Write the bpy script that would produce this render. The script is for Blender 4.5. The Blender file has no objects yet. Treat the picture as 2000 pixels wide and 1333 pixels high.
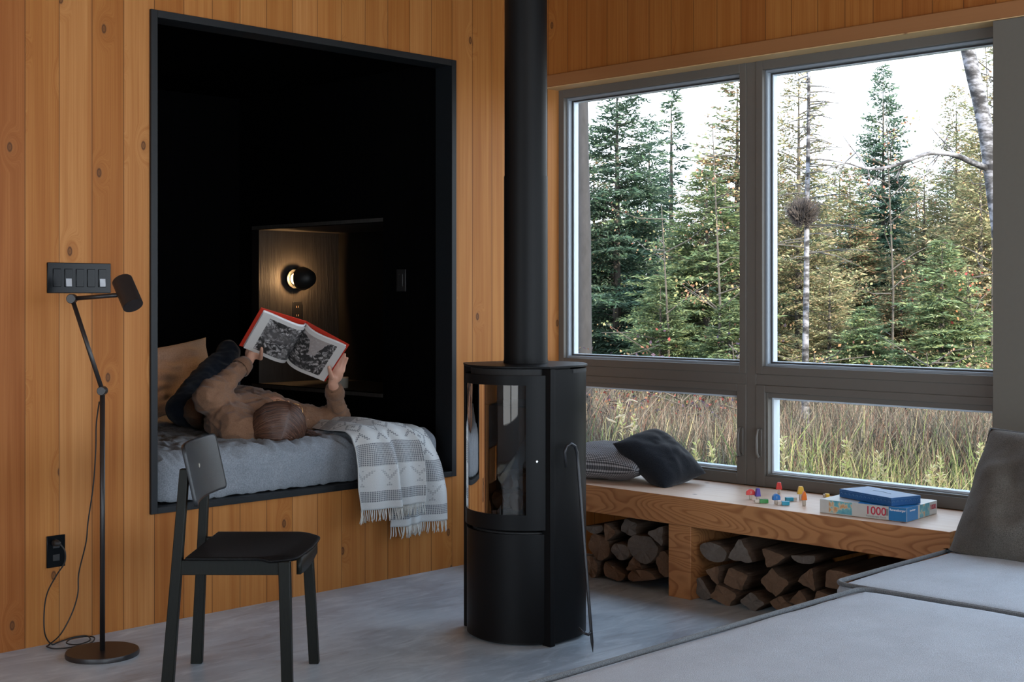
import bpy, bmesh, math, random
import numpy as np
from mathutils import Vector, Matrix, Euler, noise
random.seed(7); rng = np.random.default_rng(7)
SC = bpy.context.scene; COL = SC.collection
PI = math.pi; S2 = math.sqrt(2)
# ---------------------------------------------------------------- camera maths (used to survey the room from the photo)
F = 2635.0; HZ = 582.0; CH = 1.36
def W(l, d, z): return Vector(((d+l)/S2, (d-l)/S2, z))
def PD(u, v, d): r = (u-1000)/F; return W(r*d, d, CH-(v-HZ)*d/F)
def PZ(u, v, z): return PD(u, v, F*(CH-z)/(v-HZ))
def PY(u, v, y): r = (u-1000)/F; return PD(u, v, y*S2/(1-r))
def PX(u, v, x): r = (u-1000)/F; return PD(u, v, x*S2/(1+r))
# ---------------------------------------------------------------- node helpers
class NT:
    def __init__(s, name):
        s.m = bpy.data.materials.new(name); s.m.use_nodes = True; s.t = s.m.node_tree; s.t.nodes.clear()
        s.out = s.t.nodes.new('ShaderNodeOutputMaterial'); s.b = s.t.nodes.new('ShaderNodeBsdfPrincipled')
        s.t.links.new(s.b.outputs[0], s.out.inputs[0])
    def n(s, ty, props=None, **ins):
        nd = s.t.nodes.new(ty)
        for k, v in (props or {}).items(): setattr(nd, k, v)
        for k, v in ins.items():
            key = int(k[1:]) if k[0] == 'i' and k[1:].isdigit() else k.replace('_', ' ')
            s.set(nd.inputs[key], v)
        return nd
    def set(s, sock, v):
        if hasattr(v, 'is_output'): s.t.links.new(v, sock)
        elif hasattr(v, 'outputs'): s.t.links.new(v.outputs[0], sock)
        else:
            if sock.type == 'RGBA' and len(v) == 3: v = (*v, 1)
            sock.default_value = v
    def math(s, op, a, b=0.0, c=None):
        nd = s.t.nodes.new('ShaderNodeMath'); nd.operation = op
        s.set(nd.inputs[0], a); s.set(nd.inputs[1], b)
        if c is not None: s.set(nd.inputs[2], c)
        return nd.outputs[0]
    def mix(s, f, a, b, bt='MIX'):
        nd = s.t.nodes.new('ShaderNodeMix'); nd.data_type = 'RGBA'; nd.blend_type = bt
        s.set(nd.inputs[0], f); s.set(nd.inputs[6], a); s.set(nd.inputs[7], b)
        return nd.outputs[2]
    def ramp(s, f, stops, interp='LINEAR'):
        nd = s.t.nodes.new('ShaderNodeValToRGB'); s.set(nd.inputs[0], f); cr = nd.color_ramp; cr.interpolation = interp
        while len(cr.elements) < len(stops): cr.elements.new(.5)
        for e, (p, c) in zip(cr.elements, stops):
            e.position = p; e.color = (*c, 1) if len(c) == 3 else c
        return nd.outputs[0]
    def comb(s, x=0.0, y=0.0, z=0.0):
        nd = s.t.nodes.new('ShaderNodeCombineXYZ')
        for i, v in enumerate((x, y, z)): s.set(nd.inputs[i], v)
        return nd.outputs[0]
    def sep(s, v):
        nd = s.t.nodes.new('ShaderNodeSeparateXYZ'); s.set(nd.inputs[0], v); return nd.outputs
    def noise(s, vec, scale=5.0, detail=3.0, rough=.5, dist=0.0, dim='3D'):
        nd = s.t.nodes.new('ShaderNodeTexNoise'); nd.noise_dimensions = dim
        s.set(nd.inputs['Vector'], vec); nd.inputs['Scale'].default_value = scale; nd.inputs['Detail'].default_value = detail
        nd.inputs['Roughness'].default_value = rough; nd.inputs['Distortion'].default_value = dist
        return nd.outputs[0]
    def pos(s): return s.t.nodes.new('ShaderNodeNewGeometry').outputs['Position']
    def obj(s): return s.t.nodes.new('ShaderNodeTexCoord').outputs['Object']
    def uv(s): return s.t.nodes.new('ShaderNodeTexCoord').outputs['UV']
    def bump(s, h, strength=.3, dist=.01):
        nd = s.t.nodes.new('ShaderNodeBump'); s.set(nd.inputs['Height'], h)
        nd.inputs['Strength'].default_value = strength; nd.inputs['Distance'].default_value = dist
        s.t.links.new(nd.outputs[0], s.b.inputs['Normal'])
    def fin(s, col=None, rough=None, metal=None, spec=None):
        if col is not None: s.set(s.b.inputs['Base Color'], col)
        if rough is not None: s.set(s.b.inputs['Roughness'], rough)
        if metal is not None: s.b.inputs['Metallic'].default_value = metal
        if spec is not None: s.b.inputs['Specular IOR Level'].default_value = spec
        return s.m
def plain(name, col, rough=.5, metal=0, spec=.5, nz=.12, scale=30, bump=0.0):
    t = NT(name); nf = t.noise(t.obj(), scale, 3)
    dark = tuple(c*(1-nz) for c in col); lite = tuple(min(1, c*(1+nz)) for c in col)
    c = t.mix(nf, dark, lite)
    if bump: t.bump(t.noise(t.obj(), scale*6, 2), bump, .002)
    return t.fin(c, rough, metal, spec)
# ---------------------------------------------------------------- wood planks on walls
def planks(name, axis, stops, width=.14, off=.122, knots=1.0, rough=.55):
    t = NT(name); p = t.sep(t.pos()); u = p[axis]; z = p[2]
    k = t.math('DIVIDE', t.math('SUBTRACT', u, off), width)
    idx = t.math('FLOOR', k); fr = t.math('FRACT', k)
    wn = t.n('ShaderNodeTexWhiteNoise', {'noise_dimensions': '1D'}, W=idx)
    rnd = wn.outputs[0]; rc = t.sep(wn.outputs[1])
    zz = t.math('ADD', z, t.math('MULTIPLY', rnd, 37.0))
    # knots: one column of cells in each plank
    kv = t.comb(t.math('MULTIPLY', k, .55), t.math('MULTIPLY', zz, 2.1), t.math('MULTIPLY', idx, 3.17))
    vo = t.n('ShaderNodeTexVoronoi', {'voronoi_dimensions': '2D'}, Vector=kv, Scale=1.25)
    kd = vo.outputs['Distance']; krand = t.sep(vo.outputs['Color'])[0]
    has = t.math('GREATER_THAN', krand, 1-.5*knots)
    knot = t.math('MULTIPLY', t.ramp(kd, [(0, (.75,)*3), (.022, (.55,)*3), (.04, (1,)*3), (.058, (.0,)*3)]), has)
    swirl = t.math('MULTIPLY', t.math('MULTIPLY', t.ramp(kd, [(0, (1,)*3), (.28, (0,)*3)], 'EASE'), has), .8)
    gv = t.comb(t.math('ADD', t.math('MULTIPLY', k, 1.0), swirl), t.math('MULTIPLY', zz, .22), rnd)
    broad = t.noise(gv, 3.2, 3, .5, .3)
    gv2 = t.comb(t.math('ADD', t.math('MULTIPLY', k, 13), t.math('MULTIPLY', swirl, 9)), t.math('MULTIPLY', zz, .5), rnd)
    fine = t.noise(gv2, 3.0, 4, .65)
    base = t.ramp(rnd, stops)
    c = t.mix(t.ramp(broad, [(.35, (0,)*3), (.7, (1,)*3)]), t.mix(1.0, base, (.80, .70, .58), 'MULTIPLY'), base)
    c = t.mix(t.ramp(fine, [(.38, (.60,)*3), (.60, (0,)*3)]), c, t.mix(1.0, c, (.78, .66, .54), 'MULTIPLY'))
    c = t.mix(t.ramp(kd, [(.05, (.45,)*3), (.16, (0,)*3)]), c, c)
    halo = t.math('MULTIPLY', t.ramp(kd, [(.03, (.5,)*3), (.13, (0,)*3)]), has)
    c = t.mix(halo, c, (.28, .11, .03))
    c = t.mix(knot, c, (.075, .03, .012))
    e = t.math('ABSOLUTE', t.math('SUBTRACT', fr, .5))
    line = t.math('GREATER_THAN', e, .4895)
    c = t.mix(t.math('MULTIPLY', line, .78), c, (.05, .02, .008))
    t.bump(t.math('SUBTRACT', t.math('MULTIPLY', fine, .15), line), .35, .004)
    return t.fin(c, rough, spec=.18)
WOOD = [(0, (.36, .142, .034)), (.25, (.445, .200, .058)), (.5, (.395, .165, .042)), (.8, (.49, .235, .078)), (1, (.285, .093, .020))]
M = {}
M['planks_x'] = planks('pine planks on the alcove wall', 0, WOOD)
M['planks_y'] = planks('pine planks on the window wall', 1, [(0, (.33, .125, .028)), (.5, (.38, .16, .04)), (1, (.27, .09, .02))], knots=.3)
def softwood(name, a, b, axis=(1, .12, 1), sc=9, rings=7.0, contrast=.8, rough=.5, det=1):
    t = NT(name); mp = t.n('ShaderNodeMapping', {}, Vector=t.pos(), Scale=axis)
    nz = t.noise(mp.outputs[0], sc*.32, det, .4, .15)
    ring = t.math('FRACT', t.math('MULTIPLY', nz, rings))
    rr = t.ramp(ring, [(0, (0,)*3), (.45, (.10,)*3), (.82, (.9,)*3), (.90, (.8,)*3), (1, (0,)*3)])
    mp2 = t.n('ShaderNodeMapping', {}, Vector=t.pos(), Scale=(axis[0]*1, axis[1]*.3, axis[2]*1))
    fine = t.noise(mp2.outputs[0], sc*9, 3, .6)
    c = t.mix(t.math('MULTIPLY', rr, contrast), a, b)
    c = t.mix(t.math('MULTIPLY', fine, .35), c, t.mix(1.0, c, (.7, .6, .5), 'MULTIPLY'))
    vo = t.n('ShaderNodeTexVoronoi', {}, Vector=t.n('ShaderNodeMapping', {}, Vector=t.pos(), Scale=(3, 2.2, 3)).outputs[0], Scale=2.0)
    kn = t.math('MULTIPLY', t.ramp(vo.outputs['Distance'], [(.035, (1,)*3), (.075, (0,)*3)]), t.math('GREATER_THAN', t.sep(vo.outputs['Color'])[0], .45))
    c = t.mix(kn, c, (.12, .035, .012))
    return t.fin(c, rough, spec=.4)
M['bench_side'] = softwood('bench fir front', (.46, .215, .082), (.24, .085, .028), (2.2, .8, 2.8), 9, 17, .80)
M['bench_top_glare'] = softwood('bench fir top with glare', (.74, .56, .43), (.60, .38, .24), (3, .5, 1), 8, 7, .45, .36)  # colour lightened to carry the window glare on the top
M['header'] = softwood('header board', (.30, .135, .05), (.23, .09, .03), (3, .1, 3), 6, 4, .3, .5)
M['soffit'] = softwood('pale soffit', (.60, .42, .22), (.5, .32, .15), (3, .1, 3), 6, 4, .3, .5)
# concrete floor
t = NT('polished concrete'); p = t.pos()
a = t.noise(p, 1.3, 5, .6, .8); b = t.noise(t.n('ShaderNodeMapping', {}, Vector=p, Rotation=(0, 0, .6), Scale=(1, 3.2, 1)).outputs[0], 3.5, 6, .65, 1.6)
c = t.mix(t.ramp(a, [(.35, (0,)*3), (.65, (1,)*3)]), (.27, .34, .40), (.46, .56, .63))
c = t.mix(t.ramp(b, [(.48, (0,)*3), (.7, (.75,)*3)]), c, (.58, .68, .74))
c = t.mix(t.ramp(b, [(.3, (.5,)*3), (.42, (0,)*3)]), c, (.17, .18, .20))
t.bump(b, .06, .004); M['floor'] = t.fin(c, t.math('MULTIPLY_ADD', a, .25, .20), spec=.6)
# blackened alcove plywood
t = NT('black stained plywood'); mp = t.n('ShaderNodeMapping', {}, Vector=t.pos(), Scale=(14, 14, 1.2))
nz = t.noise(mp.outputs[0], 4, 5, .6, .4); t.bump(nz, .45, .006)
M['black_ply'] = t.fin(t.mix(nz, (.0012, .0013, .0014), (.003, .003, .0033)), .9, spec=.0)
t = NT('dark stained niche plywood'); mp = t.n('ShaderNodeMapping', {}, Vector=t.pos(), Scale=(14, 14, 1.2))
nz = t.noise(mp.outputs[0], 4, 5, .6, .4); t.bump(nz, .6, .006)
M['niche_ply'] = t.fin(t.mix(nz, (.018, .017, .016), (.05, .045, .040)), .6, spec=.3)
M['black_trim'] = plain('black steel trim', (.008, .010, .012), .5, nz=.2, spec=.3)
M['frame'] = plain('warm grey aluminium window frame', (.118, .108, .094), .42, nz=.04)
M['frame_edge'] = plain('pale blue grey glazing bead', (.62, .70, .78), .3, nz=.05)
M['column'] = plain('olive grey painted column', (.115, .107, .088), .7, nz=.05, scale=60)
M['stove'] = plain('matt black stove steel', (.0055, .006, .0065), .42, 0, .12, .1, 200, .08)
M['stove_dark'] = plain('stove gap shadow', (.006, .006, .006), .7)
M['stove_in'] = plain('sooty firebrick', (.10, .052, .024), .9, nz=.95, scale=7)
M['steel'] = plain('brushed steel', (.45, .45, .44), .3, 1)
M['poker'] = plain('blackened iron', (.02, .022, .026), .38, .3)
M['lamp'] = plain('satin black lamp metal', (.014, .012, .012), .38)
M['cord'] = plain('black rubber cord', (.012, .011, .01), .6)
M['gloss_black'] = plain('glossy black plastic', (.004, .005, .006), .15, nz=.05, spec=.12)
M['gloss_white'] = plain('pale switch face', (.35, .37, .40), .1, nz=.3)
M['matt_black'] = plain('matt black plastic', (.012, .012, .012), .5)
M['mug'] = plain('grey stoneware', (.30, .29, .25), .7)
M['mug_band'] = plain('tan glaze band', (.55, .36, .22), .6)
# glass
def glass(name, tint, gl, rough=.0, fac=.08):
    m = bpy.data.materials.new(name); m.use_nodes = True; t = m.node_tree; t.nodes.clear()
    o = t.nodes.new('ShaderNodeOutputMaterial'); mx = t.nodes.new('ShaderNodeMixShader')
    tr = t.nodes.new('ShaderNodeBsdfTransparent'); tr.inputs[0].default_value = (*tint, 1)
    g = t.nodes.new('ShaderNodeBsdfGlossy'); g.inputs[0].default_value = (*gl, 1); g.inputs['Roughness'].default_value = rough
    lw = t.nodes.new('ShaderNodeLayerWeight'); lw.inputs[0].default_value = fac
    t.links.new(lw.outputs['Fresnel'], mx.inputs[0]); t.links.new(tr.outputs[0], mx.inputs[1]); t.links.new(g.outputs[0], mx.inputs[2]); t.links.new(mx.outputs[0], o.inputs[0])
    return m
M['glass'] = glass('clear window glass', (.97, .98, .98), (1, 1, 1), 0, .03)
M['stove_glass'] = glass('smoked stove glass', (.62, .58, .52), (1, 1, 1), .015, .30)
def emit(name, col, s):
    m = bpy.data.materials.new(name); m.use_nodes = True; t = m.node_tree; t.nodes.clear()
    o = t.nodes.new('ShaderNodeOutputMaterial'); e = t.nodes.new('ShaderNodeEmission'); e.inputs[0].default_value = (*col, 1); e.inputs[1].default_value = s
    t.links.new(e.outputs[0], o.inputs[0]); return m
M['warm_glow'] = emit('warm sconce ring', (1, .62, .30), 5)
# fabrics
def fabric(name, a, b, sc=350, bumps=.5, coarse=6, rough=.95, weave=None):
    t = NT(name); p = t.obj()
    big = t.noise(p, coarse, 4, .6); fine = t.noise(p, sc, 2, .7)
    c = t.mix(t.math('MULTIPLY_ADD', fine, 1.6, t.math('MULTIPLY_ADD', big, .5, -.55)), a, b)
    t.bump(t.math('MULTIPLY_ADD', big, .0, fine), bumps, .003)
    t.b.inputs['Sheen Weight'].default_value = .15
    return t.fin(c, rough, spec=.15)
M['linen'] = fabric('grey blue linen', (.12, .14, .16), (.28, .31, .345), 190, .5, 11)
M['pillow_linen'] = fabric('grey linen pillow', (.20, .18, .165), (.34, .31, .29), 160)
M['sofa'] = fabric('light grey woven upholstery', (.24, .275, .315), (.48, .55, .62), 420, .6, 8)
M['sofa_pillow'] = fabric('mid grey heathered upholstery', (.022, .018, .014), (.15, .138, .118), 330, .8, 5)
M['welt'] = fabric('dark grey welt', (.04, .045, .05), (.16, .175, .185), 300)
M['black_cloth'] = fabric('black cotton', (.003, .004, .006), (.013, .016, .022), 220)
M['sweater'] = fabric('brown sweatshirt cotton', (.15, .078, .045), (.26, .145, .088), 200, .25, 14)
M['rib'] = fabric('brown ribbed cuff', (.13, .068, .040), (.24, .13, .078), 260, .5, 14)
M['jeans'] = fabric('dark navy denim', (.006, .009, .016), (.018, .027, .045), 240)
M['fringe'] = fabric('cream wool fringe', (.50, .50, .46), (.72, .72, .68), 300)
M['skin'] = plain('skin', (.56, .30, .205), .5, nz=.08, scale=25)
t = NT('auburn brown hair'); hn = t.noise(t.obj(), 60, 3)
M['hair'] = t.fin(t.mix(hn, (.045, .018, .010), (.15, .062, .032)), .42, spec=.5)
M['hair_dark'] = plain('dark auburn hair', (.030, .012, .007), .4, nz=.2)
M['hair_mid'] = plain('auburn hair', (.085, .034, .018), .4, nz=.2)
M['hair_light'] = plain('light brown hair', (.16, .078, .046), .38, nz=.2)
M['wall_paint'] = plain('pale grey plaster', (.42, .44, .47), .9, nz=.03)
M['niche_shade'] = plain('unlit niche panel', (.006, .0055, .005), .8, nz=.3, spec=.1)  # near-black copy of the niche ply, shade put into the colour
M['frame_step'] = plain('frame step tinted by sky light', (.26, .30, .34), .4, nz=.04)  # step of the grey frame, sky light put into its paler blue
M['gasket'] = plain('dark rubber gasket', (.03, .03, .03), .6)
M['gold'] = plain('thin gold wire', (.75, .42, .16), .25, .9)
# houndstooth / gingham
t = NT('black and white small check'); q = t.sep(t.uv())
def sq(v, s): return t.math('LESS_THAN', t.math('FRACT', t.math('MULTIPLY', v, s)), .5)
su, sv = sq(q[0], 55), sq(q[1], 55); mixv = t.math('MULTIPLY', t.math('ADD', su, sv), .5)
M['check'] = t.fin(t.ramp(mixv, [(0, (.40, .40, .40)), (.5, (.12, .12, .13)), (1, (.015, .015, .018))]), .9)
# patterned wool throw (uv: u across 0-1, v along 0-1 from fringe upwards, in units of 0.7 m)
t = NT('grey and cream patterned wool throw'); q = t.sep(t.uv())
U = t.math('MULTIPLY', q[0], 84); V = t.math('MULTIPLY', q[1], 112)
cu = t.math('ABSOLUTE', t.math('SUBTRACT', t.math('FRACT', U), .5)); cv = t.math('ABSOLUTE', t.math('SUBTRACT', t.math('FRACT', V), .5))
cell = t.math('LESS_THAN', t.math('MAXIMUM', cu, cv), .38)
iu = t.math('FLOOR', U); iv = t.math('FLOOR', V)
du = t.math('ABSOLUTE', t.math('SUBTRACT', t.math('MODULO', iu, 14), 7)); dv = t.math('ABSOLUTE', t.math('SUBTRACT', t.math('MODULO', iv, 14), 7))
dia = t.math('ADD', du, dv); dd = t.math('ABSOLUTE', t.math('SUBTRACT', dia, 5.5)); diamond = t.math('LESS_THAN', dd, 1.2)
core = t.math('LESS_THAN', dia, 1.6)
band = t.ramp(q[1], [(0, (0,)*3), (.035, (1,)*3), (.085, (0,)*3), (.20, (1,)*3), (.31, (0,)*3), (.60, (1,)*3), (.70, (0,)*3), (.93, (1,)*3)], 'CONSTANT')
mid = t.ramp(q[1], [(0, (0,)*3), (.105, (.55,)*3), (.18, (0,)*3), (.33, (1,)*3), (.59, (0,)*3), (.71, (1,)*3), (.92, (0,)*3)], 'CONSTANT')
patt = t.math('MAXIMUM', band, t.math('MULTIPLY', t.math('MAXIMUM', diamond, core), mid))
fine = t.noise(t.uv(), 300, 3, .7)
base = t.mix(fine, (.42, .44, .44), (.70, .72, .71))
darkc = t.mix(fine, (.085, .095, .11), (.20, .21, .23))
c = t.mix(t.math('MULTIPLY', t.math('MULTIPLY', patt, cell), .92), base, darkc)
t.bump(fine, .6, .004); M['throw'] = t.fin(c, .95, spec=.1)
# chair wood
t = NT('black lacquered oak'); mp = t.n('ShaderNodeMapping', {}, Vector=t.pos(), Scale=(50, 50, 5)); nz = t.noise(mp.outputs[0], 5, 3, .6)
t.bump(nz, .2, .001); M['chair'] = t.fin(t.mix(nz, (.006, .0065, .0055), (.014, .015, .012)), .45, spec=.15)
t = NT('black stained ash seat grain'); nz = t.noise(t.n('ShaderNodeMapping', {}, Vector=t.pos(), Scale=(1, 1, 5)).outputs[0], 5, 2, .5, .3)
ring = t.ramp(t.math('FRACT', t.math('MULTIPLY', nz, 26)), [(0, (0,)*3), (.6, (.2,)*3), (.9, (1,)*3), (1, (0,)*3)])
M['chair_seat'] = t.fin(t.mix(ring, (.003, .003, .0035), (.012, .011, .010)), .45, spec=.10)
M['chair_back'] = None
t = NT('black lacquered ash backrest'); mp = t.n('ShaderNodeMapping', {}, Vector=t.pos(), Scale=(4, 4, 110)); nz = t.noise(mp.outputs[0], 3, 3, .6)
t.bump(nz, .22, .0015); M['chair_back'] = t.fin(t.mix(nz, (.010, .012, .014), (.026, .030, .034)), .35, spec=.35)
# ---------------------------------------------------------------- geometry helpers
class MB:
    def __init__(s): s.v = []; s.f = []; s.uv = None
    def add(s, vs, fs):
        o = len(s.v); s.v += [tuple(v) for v in vs]; s.f += [tuple(i+o for i in f) for f in fs]; return s
    def box(s, a, b):
        (x0, y0, z0), (x1, y1, z1) = a, b
        return s.add([(x0,y0,z0),(x1,y0,z0),(x1,y1,z0),(x0,y1,z0),(x0,y0,z1),(x1,y0,z1),(x1,y1,z1),(x0,y1,z1)],
                     [(0,3,2,1),(4,5,6,7),(0,1,5,4),(1,2,6,5),(2,3,7,6),(3,0,4,7)])
    def hexa(s, bot, top):
        n = len(bot); return s.add(list(bot)+list(top), [tuple(range(n-1, -1, -1)), tuple(range(n, 2*n))]+[(i, (i+1) % n, n+(i+1) % n, n+i) for i in range(n)])
    def prism(s, poly, z0, z1):
        n = len(poly)
        A = sum(poly[i][0]*poly[(i+1) % n][1]-poly[(i+1) % n][0]*poly[i][1] for i in range(n))
        if A < 0: poly = poly[::-1]
        return s.hexa([(x, y, z0) for x, y in poly], [(x, y, z1) for x, y in poly])
    def tube(s, pts, r, seg=12, cap=True, squash=None):
        pts = [Vector(p) for p in pts]; n = len(pts); rs = r if isinstance(r, (list, tuple)) else [r]*n
        base = len(s.v); up = None
        for i, p in enumerate(pts):
            tg = (pts[min(i+1, n-1)]-pts[max(i-1, 0)]).normalized()
            if up is None:
                up = Vector((0, 0, 1)) if abs(tg.z) < .9 else Vector((1, 0, 0))
            a = tg.cross(up)
            if a.length < 1e-6: a = tg.orthogonal()
            a.normalize(); b = a.cross(tg).normalized(); up = b
            for k in range(seg):
                t_ = 2*PI*k/seg; s.v.append(tuple(p+a*math.cos(t_)*rs[i]+b*math.sin(t_)*rs[i]*(squash or 1)))
        for i in range(n-1):
            for k in range(seg):
                k2 = (k+1) % seg; s.f.append((base+i*seg+k, base+i*seg+k2, base+(i+1)*seg+k2, base+(i+1)*seg+k))
        if cap: s.f.append(tuple(base+k for k in range(seg))[::-1]); s.f.append(tuple(base+(n-1)*seg+k for k in range(seg)))
        return s
    def cone(s, p0, p1, r0, r1, seg=24): return s.tube([p0, p1], [r0, r1], seg)
    def ell(s, c, rad, R=None, nu=20, nv=12):
        c = Vector(c); vs = []; fs = []
        for j in range(1, nv):
            ph = PI*j/nv
            for i in range(nu):
                th = 2*PI*i/nu; q = Vector((rad[0]*math.sin(ph)*math.cos(th), rad[1]*math.sin(ph)*math.sin(th), rad[2]*math.cos(ph)))
                vs.append(c+(R@q if R else q))
        t0 = Vector((0, 0, rad[2])); t1 = Vector((0, 0, -rad[2])); vs.append(c+(R@t0 if R else t0)); vs.append(c+(R@t1 if R else t1)); a = len(vs)-2
        for j in range(nv-2):
            for i in range(nu):
                i2 = (i+1) % nu; fs.append((j*nu+i, (j+1)*nu+i, (j+1)*nu+i2, j*nu+i2))
        for i in range(nu):
            i2 = (i+1) % nu; fs.append((a, i, i2)); fs.append((a+1, (nv-2)*nu+i2, (nv-2)*nu+i))
        return s.add(vs, fs)
    def capsule(s, pts, rs, seg=14):
        s.tube(pts, list(rs), seg)
        for p, r in zip(pts, rs): s.ell(p, (r, r, r), None, seg, 8)
        return s
    def mesh(s, name):
        me = bpy.data.meshes.new(name); me.from_pydata(s.v, [], s.f); me.update(); return me
    def build(s, name, mat, parent=None, bevel=0, smooth=False, seg=2, sub=0, kind=None, auto=None, label=None):
        me = s.mesh(name); return link(name, me, mat, parent, bevel, smooth, seg, sub, kind, auto, label)
def link(name, me, mat, parent=None, bevel=0, smooth=False, seg=2, sub=0, kind=None, auto=None, label=None):
    o = bpy.data.objects.new(name, me); COL.objects.link(o)
    for m in (mat if isinstance(mat, list) else [mat]): me.materials.append(m)
    if parent is not None:
        o.parent = parent; o.matrix_parent_inverse = root_inv(parent)
    if smooth or auto:
        for p_ in me.polygons: p_.use_smooth = True
        if auto:
            try: me.set_sharp_from_angle(angle=math.radians(auto))
            except Exception: pass
    if bevel:
        b = o.modifiers.new('bevel', 'BEVEL'); b.width = bevel; b.segments = seg; b.limit_method = 'ANGLE'; b.angle_limit = math.radians(40)
        if not smooth:
            for p_ in me.polygons: p_.use_smooth = True
            try: me.set_sharp_from_angle(angle=math.radians(35))
            except Exception: pass
            b.harden_normals = False
    if sub: u = o.modifiers.new('sub', 'SUBSURF'); u.levels = sub; u.render_levels = sub
    if kind: o['kind'] = kind
    if label: o['label'] = label
    return o
def root_inv(o):
    # things sit at their own base point, parts keep world coordinates in their meshes
    return Matrix.Translation(-o.location) if o.type == 'EMPTY' else Matrix.Identity(4)
def thing(name, label, cat, loc=(0, 0, 0), group=None):
    o = bpy.data.objects.new(name, None); COL.objects.link(o); o.location = loc; o.empty_display_size = .1
    return tag(o, label, cat, group)
def tag(o, label, cat, group=None, kind=None):
    o['label'] = label; o['category'] = cat
    if group: o['group'] = group
    if kind: o['kind'] = kind
    return o
def struct(name, mb, mat, parent=None, bevel=0, **k):
    o = mb.build(name, mat, parent, bevel, **k)
    if parent is None: o['kind'] = 'structure'
    return o
def setuv(me, fn):
    uvl = me.uv_layers.new(name='UVMap')
    for lp in me.loops: uvl.data[lp.index].uv = fn(lp.vertex_index)
def grid(nu, nv, fn):
    mb = MB(); mb.v = [tuple(fn(i/(nu-1), j/(nv-1))) for j in range(nv) for i in range(nu)]
    mb.f = [(j*nu+i, j*nu+i+1, (j+1)*nu+i+1, (j+1)*nu+i) for j in range(nv-1) for i in range(nu-1)]
    return mb
def griduv(nu, nv): return lambda i: ((i % nu)/(nu-1), (i//nu)/(nv-1))
def remesh(mb, vox, name, smooth_it=4, disp=None):
    me = mb.mesh('tmp'); o = bpy.data.objects.new('tmp', me); COL.objects.link(o)
    r = o.modifiers.new('r', 'REMESH'); r.mode = 'VOXEL'; r.voxel_size = vox
    s = o.modifiers.new('s', 'SMOOTH'); s.factor = .5; s.iterations = smooth_it
    dg = bpy.context.evaluated_depsgraph_get(); dg.update()
    out = bpy.data.meshes.new_from_object(o.evaluated_get(dg)); out.name = name
    bpy.data.objects.remove(o); bpy.data.meshes.remove(me)
    if disp:
        nr = [v.normal.copy() for v in out.vertices]
        for v, n_ in zip(out.vertices, nr): v.co += n_*disp(v.co, n_)
        out.update()
    for p_ in out.polygons: p_.use_smooth = True
    return out
# ================================================================ ROOM SHELL
AY = 5.03; AX0, AX1 = 2.899, 4.62; AZ0, AZ1 = .459, 2.56; CEIL = 3.3
WXF = 5.39; WXW = 5.30; SOF = 2.495; CY = 2.506
struct('floor', MB().box((-2.2, -2.2, -.1), (5.5, 5.13, 0)), M['floor'])
struct('ceiling', MB().box((-2.2, -2.2, CEIL), (5.6, 7.1, CEIL+.12)), M['header'])
w = MB(); w.box((-2.2, AY, 0), (AX0, AY+.1, CEIL)); w.box((AX1, AY, 0), (5.5, AY+.1, CEIL)); w.box((AX0, AY, AZ1), (AX1, AY+.1, CEIL)); w.box((AX0, AY, 0), (AX1, AY+.1, AZ0))
struct('wall_alcove', w, M['planks_x'])
w = MB(); w.box((WXW, -2.2, SOF), (5.5, AY, CEIL)); w.box((5.36, -2.2, 0), (5.5, AY, .455)); w.box((WXW+.02, -2.2, 0), (5.5, -.9, SOF)); w.box((WXW+.02, -.9, 0), (5.5, 1.7, .455))
struct('wall_window', w, M['planks_y'])
# walls behind the camera, with big window openings that light the room
w = MB(); w.box((-2.3, -2.2, 0), (-2.2, 5.13, .3)); w.box((-2.3, -2.2, 2.6), (-2.2, 5.13, CEIL)); w.box((-2.3, -2.2, .3), (-2.2, .2, 2.6)); w.box((-2.3, 3.6, .3), (-2.2, 5.13, 2.6)); w.box((-2.3, 1.85, .3), (-2.2, 2.05, 2.6))
struct('wall_entry', w, M['wall_paint'])
w = MB(); w.box((-2.2, -2.3, 0), (5.5, -2.2, .1)); w.box((-2.2, -2.3, 2.6), (5.5, -2.2, CEIL)); w.box((-2.2, -2.3, .1), (-1, -2.2, 2.6)); w.box((4.6, -2.3, .1), (5.5, -2.2, 2.6)); w.box((1.7, -2.3, .1), (1.9, -2.2, 2.6))
struct('wall_terrace', w, M['wall_paint'])
struct('trim_sun_blocker', MB().box((-3, -7.0, 2.75), (7, -2.3, 2.9)), M['header'])  # added unseen slab, stops the sun entering the terrace opening
struct('trim_header', MB().box((WXW-.022, -2.2, SOF), (WXW, AY, SOF+.066)), M['header'], bevel=.003)
struct('trim_soffit', MB().box((WXW-.021, -2.2, SOF-.004), (WXF+.02, AY, SOF)), M['soffit'])
struct('trim_column', MB().box((WXW-.02, 1.7, 0), (5.5, CY, SOF-.005)), M['column'], bevel=.002)
# alcove black steel trim
T = .031; w = MB()
y0, y1 = AY-.014, AY+.11
w.box((AX0, y0, AZ0), (AX0+T, y1, AZ1)); w.box((AX1-T, y0, AZ0), (AX1, y1, AZ1)); w.box((AX0+T, y0, AZ1-T), (AX1-T, y1, AZ1)); w.box((AX0+T, y0, AZ0), (AX1-T, y1, AZ0+.026))
struct('trim_alcove', w, M['black_trim'], bevel=.0015)
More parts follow.
